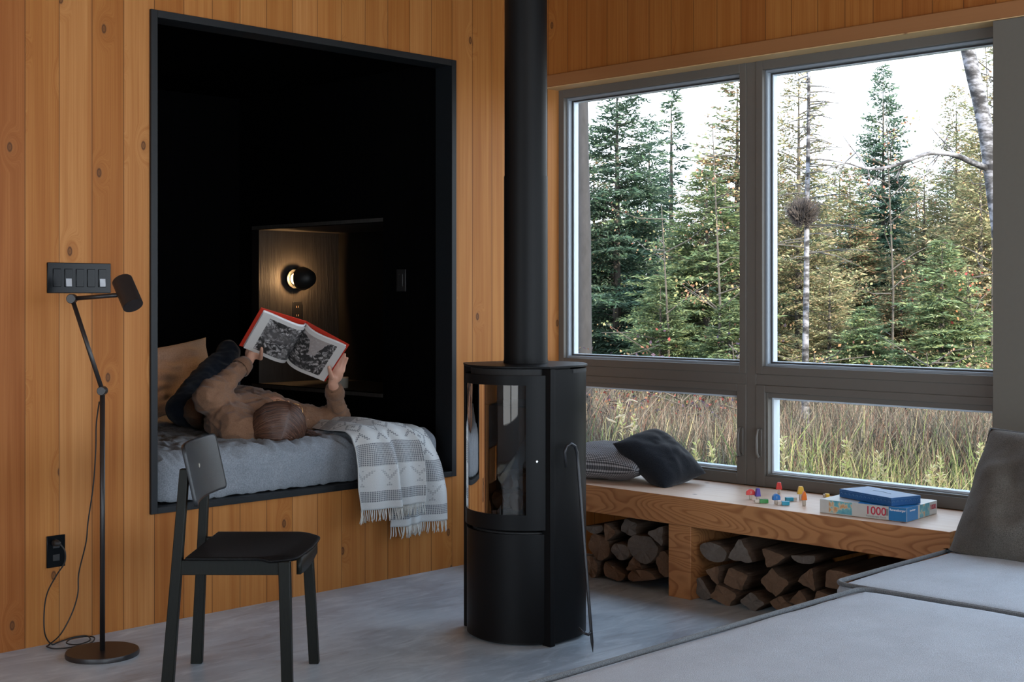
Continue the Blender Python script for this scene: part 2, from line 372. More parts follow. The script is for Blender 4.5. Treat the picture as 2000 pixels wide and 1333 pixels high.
# alcove box with the reading niche cut through its right wall
NY0, NY1, NZ0, NZ1, NX = 5.573, 6.797, .847, 1.767, 5.249
AB = 6.93
struct('wall_alcove_left', MB().box((AX0-.04, AY+.1, .40), (AX0, AB+.05, 2.65)), M['black_ply'])
w = MB(); w.box((AX1-.02, AY+.1, .40), (AX1+.03, NY0, 2.65)); w.box((AX1-.02, NY1, .40), (AX1+.03, AB+.05, 2.65)); w.box((AX1-.02, NY0, .40), (AX1+.03, NY1, NZ0)); w.box((AX1-.02, NY0, NZ1), (AX1+.03, NY1, 2.65))
struct('wall_alcove_right', w, M['black_ply'])
struct('wall_alcove_back', MB().box((AX0-.04, AB, .40), (AX1+.03, AB+.05, 2.65)), M['black_ply'])
struct('ceiling_alcove', MB().box((AX0, AY+.1, AZ1), (AX1, AB, AZ1+.05)), M['black_ply'])
struct('floor_alcove', MB().box((AX0, AY+.1, .42), (AX1-.02, AB, AZ0)), M['black_ply'])
struct('wall_niche_far', MB().box((AX1+.03, NY1, NZ0-.03), (NX+.03, NY1+.03, NZ1+.03)), M['niche_ply'])
struct('trim_niche', MB().box((AX1-.021, NY0, NZ0-.02), (NX, NY1, NZ0)).box((AX1-.021, NY0, NZ1), (NX, NY1, NZ1+.02)), M['niche_ply'])
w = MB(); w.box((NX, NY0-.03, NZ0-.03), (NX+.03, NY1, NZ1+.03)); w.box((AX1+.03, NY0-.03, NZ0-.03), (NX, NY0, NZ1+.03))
struct('wall_niche', w, M['niche_shade'])
# ================================================================ WINDOWS
def ring(mb, x0, x1, ya, yb, za, zb, t, tb=None, tt=None):
    tb = tb or t; tt = tt or t   # rectangular picture-frame, four bars
    mb.box((x0, ya, za), (x1, ya+t, zb)); mb.box((x0, yb-t, za), (x1, yb, zb)); mb.box((x0, ya+t, za), (x1, yb-t, za+tb)); mb.box((x0, ya+t, zb-tt), (x1, yb-t, zb)); return mb
def unit(n, ya, yb, handle):
    root = bpy.data.objects.new('window_%d' % n, None); COL.objects.link(root); root.location = (WXF, (ya+yb)/2, .459); root['kind'] = 'structure'
    fr = ring(MB(), WXF, WXF+.10, ya, yb, .995, SOF-.003, .038, .038, .045).build('upper_frame', M['frame'], root, bevel=.002)
    st = ring(MB(), WXF+.026, WXF+.10, ya+.038, yb-.038, 1.033, 2.447, .012).build('glazing_step', M['frame_step'], fr, bevel=.0015)
    bd = ring(MB(), WXF+.060, WXF+.095, ya+.050, yb-.050, 1.045, 2.435, .010).build('glazing_bead', M['frame_edge'], fr, bevel=.002)
    ring(MB(), WXF+.052, WXF+.060, ya+.048, yb-.048, 1.043, 2.437, .009).build('gasket', M['gasket'], fr)
    MB().box((WXF+.078, ya+.059, 1.054), (WXF+.084, yb-.059, 2.426)).build('upper_pane', M['glass'], fr)
    lo = ring(MB(), WXF, WXF+.10, ya, yb, .459, .943, .052, .052, .034).build('lower_frame', M['frame'], root, bevel=.002)
    ring(MB(), WXF+.012, WXF+.10, ya+.052, yb-.052, .511, .909, .010, .010, .024).build('sash_step', M['frame'], lo, bevel=.0015)
    ring(MB(), WXF+.045, WXF+.095, ya+.062, yb-.062, .521, .885, .011).build('glazing_bead', M['frame_edge'], lo, bevel=.002)
    MB().box((WXF+.078, ya+.073, .532), (WXF+.084, yb-.073, .874)).build('lower_pane', M['glass'], lo)
    if handle is not None:
        hy = handle; h = MB().box((WXF-.006, hy-.012, .60), (WXF, hy+.012, .735))
        hb = h.build('handle_plate', M['frame'], lo, bevel=.004)
        MB().tube([(WXF-.004, hy, .605), (WXF-.02, hy, .60), (WXF-.030, hy, .625), (WXF-.030, hy, .70), (WXF-.022, hy, .73), (WXF-.004, hy, .735)], [.007, .008, .008, .007, .006, .005], 10).build('lock_handle', M['frame'], hb, smooth=True)
unit(1, 3.797, AY, 3.822)
unit(2, CY-.002, 3.741, 3.716)
mm = MB(); mm.box((WXF+.004, 3.741, .459), (WXF+.10, 3.797, SOF-.003)); mm.box((WXF+.004, 3.797, .943), (WXF+.10, AY, .995)); mm.box((WXF+.004, CY, .943), (WXF+.10, 3.741, .995))
struct('trim_mullion', mm, M['frame'], bevel=.002)
# ================================================================ BENCH
BX0 = 4.852
b = thing('window_bench', 'long low fir bench running under the big window, with firewood stacked below', 'bench', (5.1, 3.75, 0))
me = MB()
me.box((BX0, 2.475, .33), (WXF-.035, AY, .4595)); o = me.build('bench_slab', [M['bench_side'], M['bench_top_glare']], b, bevel=.002)
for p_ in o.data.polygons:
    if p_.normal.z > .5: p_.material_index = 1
MB().box((BX0+.002, 3.719, 0), (5.352, 3.845, .329)).build('bench_leg', M['bench_side'], b, bevel=.002)
MB().box((BX0+.10, 2.50, 0), (5.352, 2.60, .329)).build('bench_leg', M['bench_side'], b, bevel=.002)
MB().box((WXF-.034, 2.51, .40), (WXF-.001, AY, .457)).build('back_strip', M['bench_top_glare'], b)
# ================================================================ STOVE
SCx, SCy, SR = 3.922, 3.845, .228
def arc(a0, a1, r, n=16, c=(SCx, SCy)):
    return [(c[0]-r*math.cos(math.radians(a0+(a1-a0)*i/n)), c[1]-r*math.sin(math.radians(a0+(a1-a0)*i/n))) for i in range(n+1)]
sv = thing('wood_stove', 'tall matt black cylindrical wood stove with curved glass door, standing on the concrete floor', 'stove', (SCx, SCy, 0))
half = [(3.835, 3.602), (3.97, 3.606), (4.05, 3.635), (4.10, 3.675), (4.16, 3.75), (4.18, 3.845)]
outer = half + [(x, 2*SCy-y) for x, y in half[-2::-1]]
# body shell (wraps sides and back), with a niche for the firebox
def wall_strip(mb, poly, z0, z1, th=.006, closed=False):
    n = len(poly)
    for i in range(n-1):
        (xa, ya), (xb, yb) = poly[i], poly[i+1]; d = Vector((xb-xa, yb-ya)); nn = Vector((-d.y, d.x)).normalized()*th
        mb.hexa([(xa, ya, z0), (xb, yb, z0), (xb+nn.x, yb+nn.y, z0), (xa+nn.x, ya+nn.y, z0)], [(xa, ya, z1), (xb, yb, z1), (xb+nn.x, yb+nn.y, z1), (xa+nn.x, ya+nn.y, z1)])
def shell(pts, z0, z1, th):   # smooth curved sheet with thickness
    n = len(pts); nr = []
    for i in range(n):
        d = Vector(pts[min(i+1, n-1)])-Vector(pts[max(i-1, 0)]); nn = Vector((-d.y, d.x)).normalized()*th; nr.append(nn)
    v = []; f = []
    for (x, y), k in zip(pts, nr): v += [(x, y, z0), (x, y, z1), (x+k.x, y+k.y, z0), (x+k.x, y+k.y, z1)]
    for i in range(n-1):
        a = 4*i; c_ = a+4; f += [(a, c_, c_+1, a+1), (a+2, a+3, c_+3, c_+2), (a+1, c_+1, c_+3, a+3), (a, a+2, c_+2, c_)]
    f += [(0, 1, 3, 2), (4*n-4, 4*n-2, 4*n-1, 4*n-3)]
    m = MB(); m.v = v; m.f = f; return m
# spline the side outline for smoothness
def smooth_poly(p, k=5):
    out = []; n = len(p)
    for i in range(n-1):
        p0, p1, p2, p3 = [Vector(p[max(0, min(n-1, i+j))]) for j in (-1, 0, 1, 2)]
        for s_ in range(k):
            t_ = s_/k; q = .5*((2*p1)+(p2-p0)*t_+(2*p0-5*p1+4*p2-p3)*t_*t_+(3*p1-p0-3*p2+p3)*t_**3); out.append(tuple(q))
    out.append(tuple(p[-1])); return out
so = smooth_poly(outer)
shell(so, .012, 1.078, .008).build('side_panel', M['stove'], sv, auto=50)
fr_arc = arc(-66, 66, SR-.012, 24)
MB().prism(fr_arc+[(3.99, 3.65), (3.99, 4.04)], .0, .44).build('lower_body', M['stove_dark'], sv)
shell(arc(-64, 64, SR, 32), .012, .435, -.01).build('lower_door', M['stove'], sv, auto=50)
# ash slot in the lower door
sl = shell(arc(-11, 17, SR+.0015, 10), .297, .318, .002).build('air_slot', M['stove_dark'], sv)
shell(arc(-9, 15, SR+.003, 10), .300, .3035, .001).build('slot_lever', M['steel'], sl)
# door frame pieces
A1, A2 = -47, 45
df = shell(arc(-64, 64, SR+.004, 32), .452, .512, -.012)
for seg_ in ((arc(-64, 64, SR+.004, 32), 1.018, 1.056), (arc(A2, 64, SR+.004, 8), .512, 1.018), (arc(-64, A1, SR+.004, 8), .512, 1.018)):
    k = shell(seg_[0], seg_[1], seg_[2], -.012); df.add(k.v, k.f)
dr = df.build('door', M['stove'], sv, auto=50)
shell(arc(A1, A2, SR+.009, 48), .512, 1.018, -.004).build('door_glass', M['stove_glass'], dr, auto=40)
pk = Vector((SCx-(SR+.016)*math.cos(math.radians(55)), SCy-(SR+.016)*math.sin(math.radians(55)), .722)); dv = Vector((-math.cos(math.radians(55)), -math.sin(math.radians(55)), 0))
MB().cone(pk-dv*.002, pk+dv*.003, .0055, .005).build('door_latch', M['steel'], dr, bevel=.001)
# fins
for y_ in (3.60, 4.05):
    MB().box((3.812, y_, .0), (3.838, y_+.045, 1.082)).build('side_fin', M['stove'], sv, bevel=.0015)
# firebox
fb = shell(arc(-150, 150, .175, 30, (SCx+.03, SCy))[::-1], .50, 1.02, -.01)
fb = MB()
fb.box((4.06, 3.67, .47), (4.075, 4.02, 1.04)); fb.box((3.84, 3.655, .47), (4.06, 3.67, 1.04)); fb.box((3.84, 4.02, .47), (4.06, 4.035, 1.04))
fb.box((3.80, 3.67, .462), (4.06, 4.02, .475))
fb.build('firebox', M['stove_in'], sv)
for a_, b_, r_ in ((3.74, .53, .04), (3.84, .535, .045), (3.94, .53, .042), (3.79, .61, .04), (3.89, .615, .043)):
    MB().tube([(3.86, a_, b_), (3.88, a_, b_+.004), (4.04, a_, b_)], [r_*.9, r_, r_], 9).build('charred_log', M['stove_in'], sv)
MB().box((3.80, 3.67, .925), (4.06, 4.02, .932)).build('baffle_plate', M['stove_dark'], sv)
# top plate
top_poly = arc(-70, 70, SR+.018, 28)+[(x+.004, y+(.004 if y > SCy else -.004)) for x, y in so[::-1]]
MB().prism(arc(-62, 62, SR-.006, 24)+[(3.99, 3.66), (3.99, 4.03)], 1.052, 1.08).build('top_recess', M['stove_dark'], sv)
def hull(pts):
    pts = sorted(set((round(a, 4), round(b_, 4)) for a, b_ in pts))
    def half_(ps):
        h = []
        for p_ in ps:
            while len(h) >= 2 and (h[-1][0]-h[-2][0])*(p_[1]-h[-2][1])-(h[-1][1]-h[-2][1])*(p_[0]-h[-2][0]) <= 0: h.pop()
            h.append(p_)
        return h
    a = half_(pts); b_ = half_(pts[::-1]); return a[:-1]+b_[:-1]
tp = hull(top_poly+[(3.81, 3.60), (3.81, 4.095)])
MB().prism(tp, 1.084, 1.092).build('top_plate', M['stove'], sv, bevel=.001)
shell(so[4:14], 1.062, 1.076, -.0015).build('vent_slot', M['stove_dark'], sv)
pc = PD(1027, 716, 5.56); PCX, PCY = pc.x, pc.y
pp = thing('stove_pipe', 'straight black flue pipe rising from the stove top to the ceiling', 'flue pipe', (PCX, PCY, 1.092))
def cyl(x, y, r, z0, z1, seg=64): return MB().tube([(x, y, z0), (x, y, z1)], r, seg)
cyl(PCX, PCY, .092, 1.092, 1.104).build('collar', M['stove'], pp, auto=40)
cyl(PCX, PCY, .0900, 1.104, 1.86).build('lower_pipe', M['stove'], pp, auto=40)
cyl(PCX, PCY, .0880, 1.86, CEIL-.001).build('upper_pipe', M['stove'], pp, auto=40)
rv = PD(1066, 360, 5.50)
# poker
tip = PZ(1158, 1275, .002); top = PY(1127, 885, 3.565)
pts = [PY(1105, 913, 3.575), PY(1105, 905, 3.572), PY(1103, 885, 3.565), PY(1107, 872, 3.562), PY(1115, 867, 3.56), PY(1123, 872, 3.56), top]
pts += [top.lerp(tip, k) for k in (.08, .3, .6, .85, .95)]
pk = thing('fire_poker', 'thin black iron fire poker with a hooked handle leaning on the side of the stove', 'poker', tip)
MB().tube(pts+[tip], [.004, .005]+[.0062]*(len(pts)-2)+[.001], 10).build('rod', M['poker'], pk, smooth=True)
sp = top.lerp(tip, .90); MB().tube([sp, sp+W(-.012, -.02, -.006), sp+W(-.030, -.018, 0), sp+W(-.048, .0, .018)], [.006, .0055, .005, .003], 10).build('hook', M['poker'], pk, smooth=True)
# ================================================================ CHAIR (l = along the picture, d = depth)
cc = W(-.90, 4.8, 0)
ch = thing('dining_chair', 'black wooden dining chair with a curved plywood back in front of the sleeping alcove', 'chair', cc)
NDp, FDp = 4.58, 5.02
def bar(l0, z0, l1, z1, d, wl, wd, name, mat=None, par=None, wl1=None):
    wl1 = wl1 or wl
    m = MB().hexa([W(l0-wl/2, d-wd/2, z0), W(l0+wl/2, d-wd/2, z0), W(l0+wl/2, d+wd/2, z0), W(l0-wl/2, d+wd/2, z0)],
                  [W(l1-wl1/2, d-wd/2, z1), W(l1+wl1/2, d-wd/2, z1), W(l1+wl1/2, d+wd/2, z1), W(l1-wl1/2, d+wd/2, z1)])
    return m.build(name, mat or M['chair'], par or ch, bevel=.003)
def li(u, d): return (u-1000)/F*d
def zi(v, d): return CH-(v-HZ)*d/F
lb, lt = li(325.5, NDp), li(361, NDp)
bar(lb, 0, lt, zi(916, NDp), NDp, .042, .030, 'rear_leg', wl1=.030)
bar(li(384.5, FDp), 0, li(401, FDp), zi(930, FDp), FDp, .042, .030, 'rear_leg', wl1=.030)
bar(li(562, NDp), 0, li(556, NDp), .466, NDp, .036, .036, 'front_leg', wl1=.040)
bar(li(614, FDp), 0, li(600, FDp), .466, FDp, .036, .036, 'front_leg', wl1=.038)
for d_ in (NDp, FDp):
    a_ = li(346, NDp); b_ = li(548, NDp)
    m = MB().hexa([W(a_, d_-.012, .42), W(b_, d_-.012, .42), W(b_, d_+.012, .42), W(a_, d_+.012, .42)], [W(a_, d_-.012, .470), W(b_, d_-.012, .470), W(b_, d_+.012, .470), W(a_, d_+.012, .470)])
    m.build('side_rail', M['chair'], ch, bevel=.002)
m = MB().hexa([W(a_+.03, NDp, .42), W(a_+.055, NDp, .42), W(a_+.055, FDp, .42), W(a_+.03, FDp, .42)], [W(a_+.03, NDp, .468), W(a_+.055, NDp, .468), W(a_+.055, FDp, .468), W(a_+.03, FDp, .468)])
m.build('rear_rail', M['chair'], ch, bevel=.002)
# front curved apron
ap = grid(12, 3, lambda s, q: W(li(560, NDp)+.03, NDp+.02+(FDp-NDp-.04)*s, .466-(.050+.012*math.sin(PI*s))*q))
o = ap.build('front_apron', M['chair'], ch, smooth=True); so_ = o.modifiers.new('s', 'SOLIDIFY'); so_.thickness = .014
# seat
L0, L1 = -1.102, -.712
def seatf(s, q):
    s_ = s; ledge = L1+.016*math.sin(PI*q)-.030*(1-q)-.075*max(0, (.16-q)/.16)**2-.02*max(0, (q-.9)/.1)**2
    l = L0+(ledge-L0)*s
    dep = (NDp-.035)+(FDp-NDp+.07)*q
    wdt = 1-.0*(1-s); dip = -.012*math.sin(PI*q)*math.sin(PI*min(1, s*1.15))
    z = .484+dip
    if s > .80: z -= .014*((s-.80)/.20)**2
    return W(l, dep, z)
# round the outline
def seat2(s, q):
    p_ = seatf(s, q)
    return p_
o = grid(40, 30, seat2).build('seat', M['chair_seat'], ch, smooth=True); so_ = o.modifiers.new('s', 'SOLIDIFY'); so_.thickness = .011; so_.offset = -1
bv = o.modifiers.new('b', 'BEVEL'); bv.width = .003; bv.segments = 2; bv.limit_method = 'ANGLE'
# backrest
def rr(s, q, rx, ry, hw, hh):
    # rounded rectangle mapping of the unit square
    x = (s-.5)*2; y = (q-.5)*2
    k = max(abs(x), abs(y))
    if k < 1e-6: return 0, 0
    X = x*hw; Y = y*hh
    cx, cy = hw-rx, hh-rx
    if abs(X) > cx*k and abs(Y) > cy*k:
        pass
    # shrink corners
    ax = max(0, abs(x)-(1-rx/hw)); ay = max(0, abs(y)-(1-rx/hh))
    ax /= rx/hw; ay /= rx/hh
    if ax > 0 and ay > 0:
        m_ = max(ax, ay); h_ = math.hypot(ax, ay); f_ = m_/h_
        ax *= f_; ay *= f_
        X = math.copysign(hw-rx+ax*rx, x); Y = math.copysign(hh-rx+ay*rx, y)
    return X, Y
def backf(s, q):
    X, Y = rr(s, q, .022, .022, .238, .102)
    d = (NDp+FDp)/2+X; z = .752+Y
    l = -1.100 - Y*.22 - .030*(1-(X/.238)**2)*1.0 + .010
    return W(l, d, z)
o = grid(49, 25, backf).build('backrest', M['chair_back'], ch, smooth=True); so_ = o.modifiers.new('s', 'SOLIDIFY'); so_.thickness = .013; so_.offset = 0
pl = backf(.52, .55); MB().cone(pl+W(.004, 0, 0), pl+W(.0085, 0, 0), .008, .008, 20).build('round_plug', M['mug'], o, label='pale round plug')
# ================================================================ FLOOR LAMP
bc = PZ(200, 1280, 0); LD = 5.149
lp = thing('floor_lamp', 'thin black jointed floor lamp with a small cylinder spot, beside the left wall', 'lamp', bc)
MB().tube([(bc.x, bc.y, 0), (bc.x, bc.y, .010), (bc.x, bc.y, .018)], [.136, .137, .134], 64).build('base', M['lamp'], lp, auto=40)
pt = Vector((bc.x, bc.y, 1.006))
MB().tube([(bc.x, bc.y, .018), pt], .0098, 20).build('pole', M['lamp'], lp, smooth=True)
j2 = PD(141, 584, LD); hd0 = PD(238, 547, 5.17); hd1 = PD(260, 598, 5.115); ax = (hd1-hd0).normalized()
vdir = Vector((1, 1, 0)).normalized()
MB().cone(pt-vdir*.018, pt+vdir*.018, .017, .017).build('lower_joint', M['lamp'], lp, bevel=.002)
MB().tube([pt+vdir*0, j2], .0085, 16).build('upper_arm', M['lamp'], lp, smooth=True)
MB().cone(j2-vdir*.018, j2+vdir*.014, .018, .018).build('elbow_joint', M['lamp'], lp, bevel=.002)
MB().tube([j2, hd0.lerp(hd1, .55)], .0085, 16).build('short_arm', M['lamp'], lp, smooth=True)
sh = MB(); n = 40
sh.tube([hd0, hd0+ax*.004, hd1-ax*.001, hd1, hd1-ax*.004, hd1-ax*.012], [.036, .039, .039, .0385, .034, .033], 40)
hs = sh.build('lamp_shade', M['lamp'], lp, auto=35)
MB().tube([hd1-ax*.0118, hd1-ax*.008], .031, 32).build('bulb_face', plain('frosted led lens', (.62, .60, .55), .35, nz=.35, scale=120), hs)
# lamp cord
def spline(pts, k=8):
    pts = [Vector(p) for p in pts]; out = []; n = len(pts)
    for i in range(n-1):
        p0, p1, p2, p3 = [pts[max(0, min(n-1, i+j))] for j in (-1, 0, 1, 2)]
        for s in range(k):
            t_ = s/k; out.append(.5*((2*p1)+(p2-p0)*t_+(2*p0-5*p1+4*p2-p3)*t_*t_+(3*p1-p0-3*p2+p3)*t_**3))
    out.append(pts[-1]); return out
c1 = [PD(194, 785, 5.14), PD(188, 830, 5.16), PD(187, 880, 5.17), PD(182, 950, 5.18), PD(172, 1020, 5.19), PD(168, 1060, 5.2), PD(154, 1120, 5.22), PD(152, 1160, 5.22), PD(140, 1200, 5.22), PD(118, 1240, 5.2), PZ(96, 1260, .006),
      PZ(92, 1264, .006), PZ(110, 1268, .006), PZ(145, 1264, .006), PZ(178, 1256, .006), PZ(184, 1246, .008), PZ(160, 1241, .01), PZ(135, 1246, .012), PZ(130, 1257, .012), PZ(150, 1260, .01), PZ(175, 1252, .013), PZ(170, 1243, .013), PZ(140, 1244, .016), PZ(112, 1254, .008), PZ(96, 1257, .006),
      PD(88, 1240, 5.17), PD(86, 1200, 5.16), PD(92, 1160, 5.15), PD(110, 1125, 5.14), PD(126, 1100, 5.13), PD(127, 1078, 5.12), PD(118, 1064, 5.12)]
for p_ in c1:
    if p_.y > 5.0: p_.y = 5.0
MB().tube(spline(c1), .0028, 8).build('cord', M['cord'], lp, smooth=True)
plg = PY(112, 1062, 4.995); MB().tube([plg+Vector((0, .022, 0)), plg, plg+Vector((.006, -.012, 0))], [.014, .013, .006], 12).build('plug', M['cord'], lp, smooth=True)
# wall plates
def plate_obj(name, label, cat, u0, u1, v0, v1):
    a = PY((u0+u1)/2, (v0+v1)/2, AY); x0 = PY(u0, v0, AY).x; x1 = PY(u1, v0, AY).x; z1 = PY((u0+u1)/2, v0, AY).z; z0 = PY((u0+u1)/2, v1, AY).z
    r = thing(name, label, cat, (a.x, AY, a.z)); MB().box((x0, AY-.007, z0), (x1, AY-.0005, z1)).build('cover_plate', M['gloss_black'], r, bevel=.002)
    return r, x0, x1, z0, z1
r, x0, x1, z0, z1 = plate_obj('switch_plate', 'glossy black five gang switch plate on the pine wall above the floor lamp', 'switch', 91, 215, 514, 573)
for k in range(5):
    xc = x0+(x1-x0)*(.145+.178*k); h = (z1-z0)
    f = MB().box((xc-.017, AY-.010, z0+h*.2), (xc+.017, AY-.006, z1-h*.2)).build('switch_rocker', M['gloss_black'], r, bevel=.002)
    if k in (1, 4):
        MB().hexa([(xc-.012, AY-.0095, z0+h*.22), (xc+.012, AY-.0095, z0+h*.22), (xc+.012, AY-.014, z0+h*.22), (xc-.012, AY-.014, z0+h*.22)][::-1],
                  [(xc-.012, AY-.0095, z0+h*.48), (xc+.012, AY-.0095, z0+h*.48), (xc+.012, AY-.011, z0+h*.48), (xc-.012, AY-.011, z0+h*.48)][::-1]).build('rocker_half', M['gloss_white'], f)
r, x0, x1, z0, z1 = plate_obj('wall_outlet', 'black wall outlet low on the pine wall with the lamp cord plugged in', 'outlet', 90, 126, 1046, 1108)
for zz_ in (.30, .70):
    MB().box(((x0+x1)/2-.014, AY-.0095, z0+(z1-z0)*zz_-.013), ((x0+x1)/2+.014, AY-.006, z0+(z1-z0)*zz_+.013)).build('socket', M['matt_black'], r, bevel=.004)
# niche outlet on the far face
oc = PY(580, 608, NY1); r = thing('niche_outlet', 'black socket plate inside the alcove niche below the wall light', 'outlet', oc)
MB().box((oc.x-.035, NY1-.006, oc.z-.058), (oc.x+.035, NY1-.0005, oc.z+.058)).build('cover_plate', M['matt_black'], r, bevel=.002)
for dz in (-.026, .026):
    s_ = MB()
    for dx in (-.007, .007): s_.box((oc.x+dx-.0018, NY1-.0075, oc.z+dz-.006), (oc.x+dx+.0018, NY1-.0058, oc.z+dz+.006))
    s_.build('socket_slot', M['mug_band'], r)
oc = PX(785, 548, AX1-.02)
r = thing('alcove_switch', 'black switch plate on the dark alcove side wall right of the niche', 'switch', oc)
MB().box((AX1-.027, oc.y-.036, oc.z-.058), (AX1-.0205, oc.y+.036, oc.z+.058)).build('cover_plate', M['matt_black'], r, bevel=.002)
MB().box((AX1-.031, oc.y-.017, oc.z-.033), (AX1-.0265, oc.y+.017, oc.z+.033)).build('switch_rocker', M['matt_black'], r, bevel=.002)
# sconce
sc_ = PY(578, 545, NY1-.03)
r = thing('wall_sconce', 'round black wall light glowing warmly in the alcove niche', 'wall light', (sc_.x, NY1, sc_.z))
MB().cone((sc_.x, NY1-.001, sc_.z), (sc_.x, NY1-.02, sc_.z), .060, .060, 40).build('backplate', M['matt_black'], r, bevel=.003)
MB().cone((sc_.x, NY1-.02, sc_.z), (sc_.x, NY1-.026, sc_.z), .034, .034, 40).build('glow_ring', M['warm_glow'], r)
dm = MB(); c0 = Vector((sc_.x, NY1, sc_.z)); dd_ = Vector((.22, -1, .02)).normalized()
dm.tube([c0+dd_*.062, c0+dd_*.085, c0+dd_*.115, c0+dd_*.15, c0+dd_*.165], [.070, .072, .062, .042, .012], 40).build('shade', M['matt_black'], r, smooth=True)
# mug
mc = PX(670, 745, AX1+.12); mz = NZ0
r = thing('mug', 'small grey ceramic cup with a tan rim on the niche shelf', 'cup', (mc.x, mc.y, mz))
MB().tube([(mc.x, mc.y, mz), (mc.x, mc.y, mz+.002), (mc.x, mc.y, mz+.056)], [.022, .029, .031], 32).build('cup_body', M['mug'], r, auto=40)
MB().tube([(mc.x, mc.y, mz+.056), (mc.x, mc.y, mz+.064), (mc.x, mc.y, mz+.063), (mc.x, mc.y, mz+.01)], [.031, .031, .028, .026], 32, cap=False).build('rim', M['mug_band'], r, auto=40)
# ================================================================ BED
MT = .700
def nz3(p, s, k=1): return noise.noise(Vector(p)*s+Vector((3.1*k, 1.7, 9.2)))
mt = MB()
x0, x1, y0, y1, z0, z1 = AX0+.034, AX1-.05, 5.065, AB-.01, AZ0+.027, MT
# rounded slab by superellipse-ish grid: build box subdivided then round
def slab(x0, x1, y0, y1, z0, z1, rad, nx, ny, nzc, disp=None):
    m = bmesh.new(); bmesh.ops.create_cube(m, size=2)
    bmesh.ops.subdivide_edges(m, edges=m.edges[:], cuts=1, use_grid_fill=True)
    m.free()
    mb = MB(); idx = {}
    N = (nx, ny, nzc); lo = Vector((x0, y0, z0)); hi = Vector((x1, y1, z1))
    def vid(i, j, k):
        key = (i, j, k)
        if key in idx: return idx[key]
        p = Vector((lo.x+(hi.x-lo.x)*i/nx, lo.y+(hi.y-lo.y)*j/ny, lo.z+(hi.z-lo.z)*k/nzc))
        q = Vector((min(max(p.x, lo.x+rad), hi.x-rad), min(max(p.y, lo.y+rad), hi.y-rad), min(max(p.z, lo.z+rad*.5), hi.z-rad)))
        d = p-q
        if d.length > 1e-9:
            r_ = rad if p.z > q.z-1e-9 else rad
            m_ = max(abs(d.x), abs(d.y), abs(d.z)); p = q+d.normalized()*m_
        if disp: p = p+disp(p)
        idx[key] = len(mb.v); mb.v.append(tuple(p)); return idx[key]
    for i in range(nx):
        for j in range(ny):
            mb.f.append((vid(i, j, nzc), vid(i+1, j, nzc), vid(i+1, j+1, nzc), vid(i, j+1, nzc))); mb.f.append((vid(i, j, 0), vid(i, j+1, 0), vid(i+1, j+1, 0), vid(i+1, j, 0)))
    for i in range(nx):
        for k in range(nzc):
            mb.f.append((vid(i, 0, k), vid(i+1, 0, k), vid(i+1, 0, k+1), vid(i, 0, k+1))); mb.f.append((vid(i, ny, k), vid(i, ny, k+1), vid(i+1, ny, k+1), vid(i+1, ny, k)))
    for j in range(ny):
        for k in range(nzc):
            mb.f.append((vid(0, j, k), vid(0, j, k+1), vid(0, j+1, k+1), vid(0, j+1, k))); mb.f.append((vid(nx, j, k), vid(nx, j+1, k), vid(nx, j+1, k+1), vid(nx, j, k+1)))
    return mb
def mdisp(p):
    n1 = nz3((p.x, p.y*1.5, p.z*2), 3.2); n2 = nz3((p.x*1.6, p.y*1.6, p.z*.8), 9.0, 2); n3 = 2.2*(.25-abs(nz3((p.x*1.6+p.z*.8, p.y, p.z*.7), 13, 3)))
    k = 1 if p.z > .53 else .4
    front = 1 if p.y < 5.2 else .5
    return Vector((0, -(.010*n1+.008*abs(n2))*k*front, (.010*n1+.009*n2+.015*n3)*k))
slb = slab(x0, x1, y0, y1, z0, z1, .085, 150, 120, 26, mdisp)
tag(slb.build('mattress', M['linen'], smooth=True), 'thick mattress under grey blue linen sheet filling the black alcove', 'mattress')
# pillow helper
def cushion(name, c, ex, ey, ez, w_, h_, th, mat, n=40, pinch=.07, wr=.006, seed=1, uv=False, ear=.0):
    # ex, ey span the face, ez is the thickness direction
    ex, ey, ez = [Vector(k).normalized() for k in (ex, ey, ez)]; c = Vector(c); mb = MB(); uvs = []
    for side in (1, -1):
        for j in range(n+1):
            for i in range(n+1):
                a = -1+2*i/n; b_ = -1+2*j/n
                ca = a*(1-pinch*(1-abs(b_)**2.5*1.0)*abs(a)**3*0-pinch*(1-b_*b_)*a*a); cb = b_*(1-pinch*(1-a*a)*b_*b_)
                f_ = max(0, (1-abs(a)**2.6))**.55*max(0, (1-abs(b_)**2.6))**.55
                wv = nz3((a*1.5, b_*1.5, seed), 1.6, seed)*wr*3+abs(nz3((a, b_, seed*2+side), 3.7, seed))*wr*1.5
                p = c+ex*(ca*w_/2)+ey*(cb*h_/2)+ez*(side*(f_*th/2+wv*f_))
                mb.v.append(tuple(p)); uvs.append((i/n, j/n))
    m2 = (n+1)**2
    for j in range(n):
        for i in range(n):
            a = j*(n+1)+i; mb.f.append((a, a+1, a+n+2, a+n+1)); mb.f.append((m2+a, m2+a+n+1, m2+a+n+2, m2+a+1))
    me = mb.mesh(name); 
    if uv: setuv(me, lambda i: uvs[i])
    bm = bmesh.new(); bm.from_mesh(me); bmesh.ops.remove_doubles(bm, verts=bm.verts, dist=.0004); bmesh.ops.recalc_face_normals(bm, faces=bm.faces); bm.to_mesh(me); bm.free()
    edge = [c+ex*(a*w_/2*(1-pinch*(1-b_*b_)*a*a))+ey*(b_*h_/2*(1-pinch*(1-a*a)*b_*b_)) for a, b_ in
            [(-1+2*i/n, -1) for i in range(n)]+[(1, -1+2*i/n) for i in range(n)]+[(1-2*i/n, 1) for i in range(n)]+[(-1, 1-2*i/n) for i in range(n)]]
    return me, edge
pc_ = Vector((3.93, 6.72, .885))
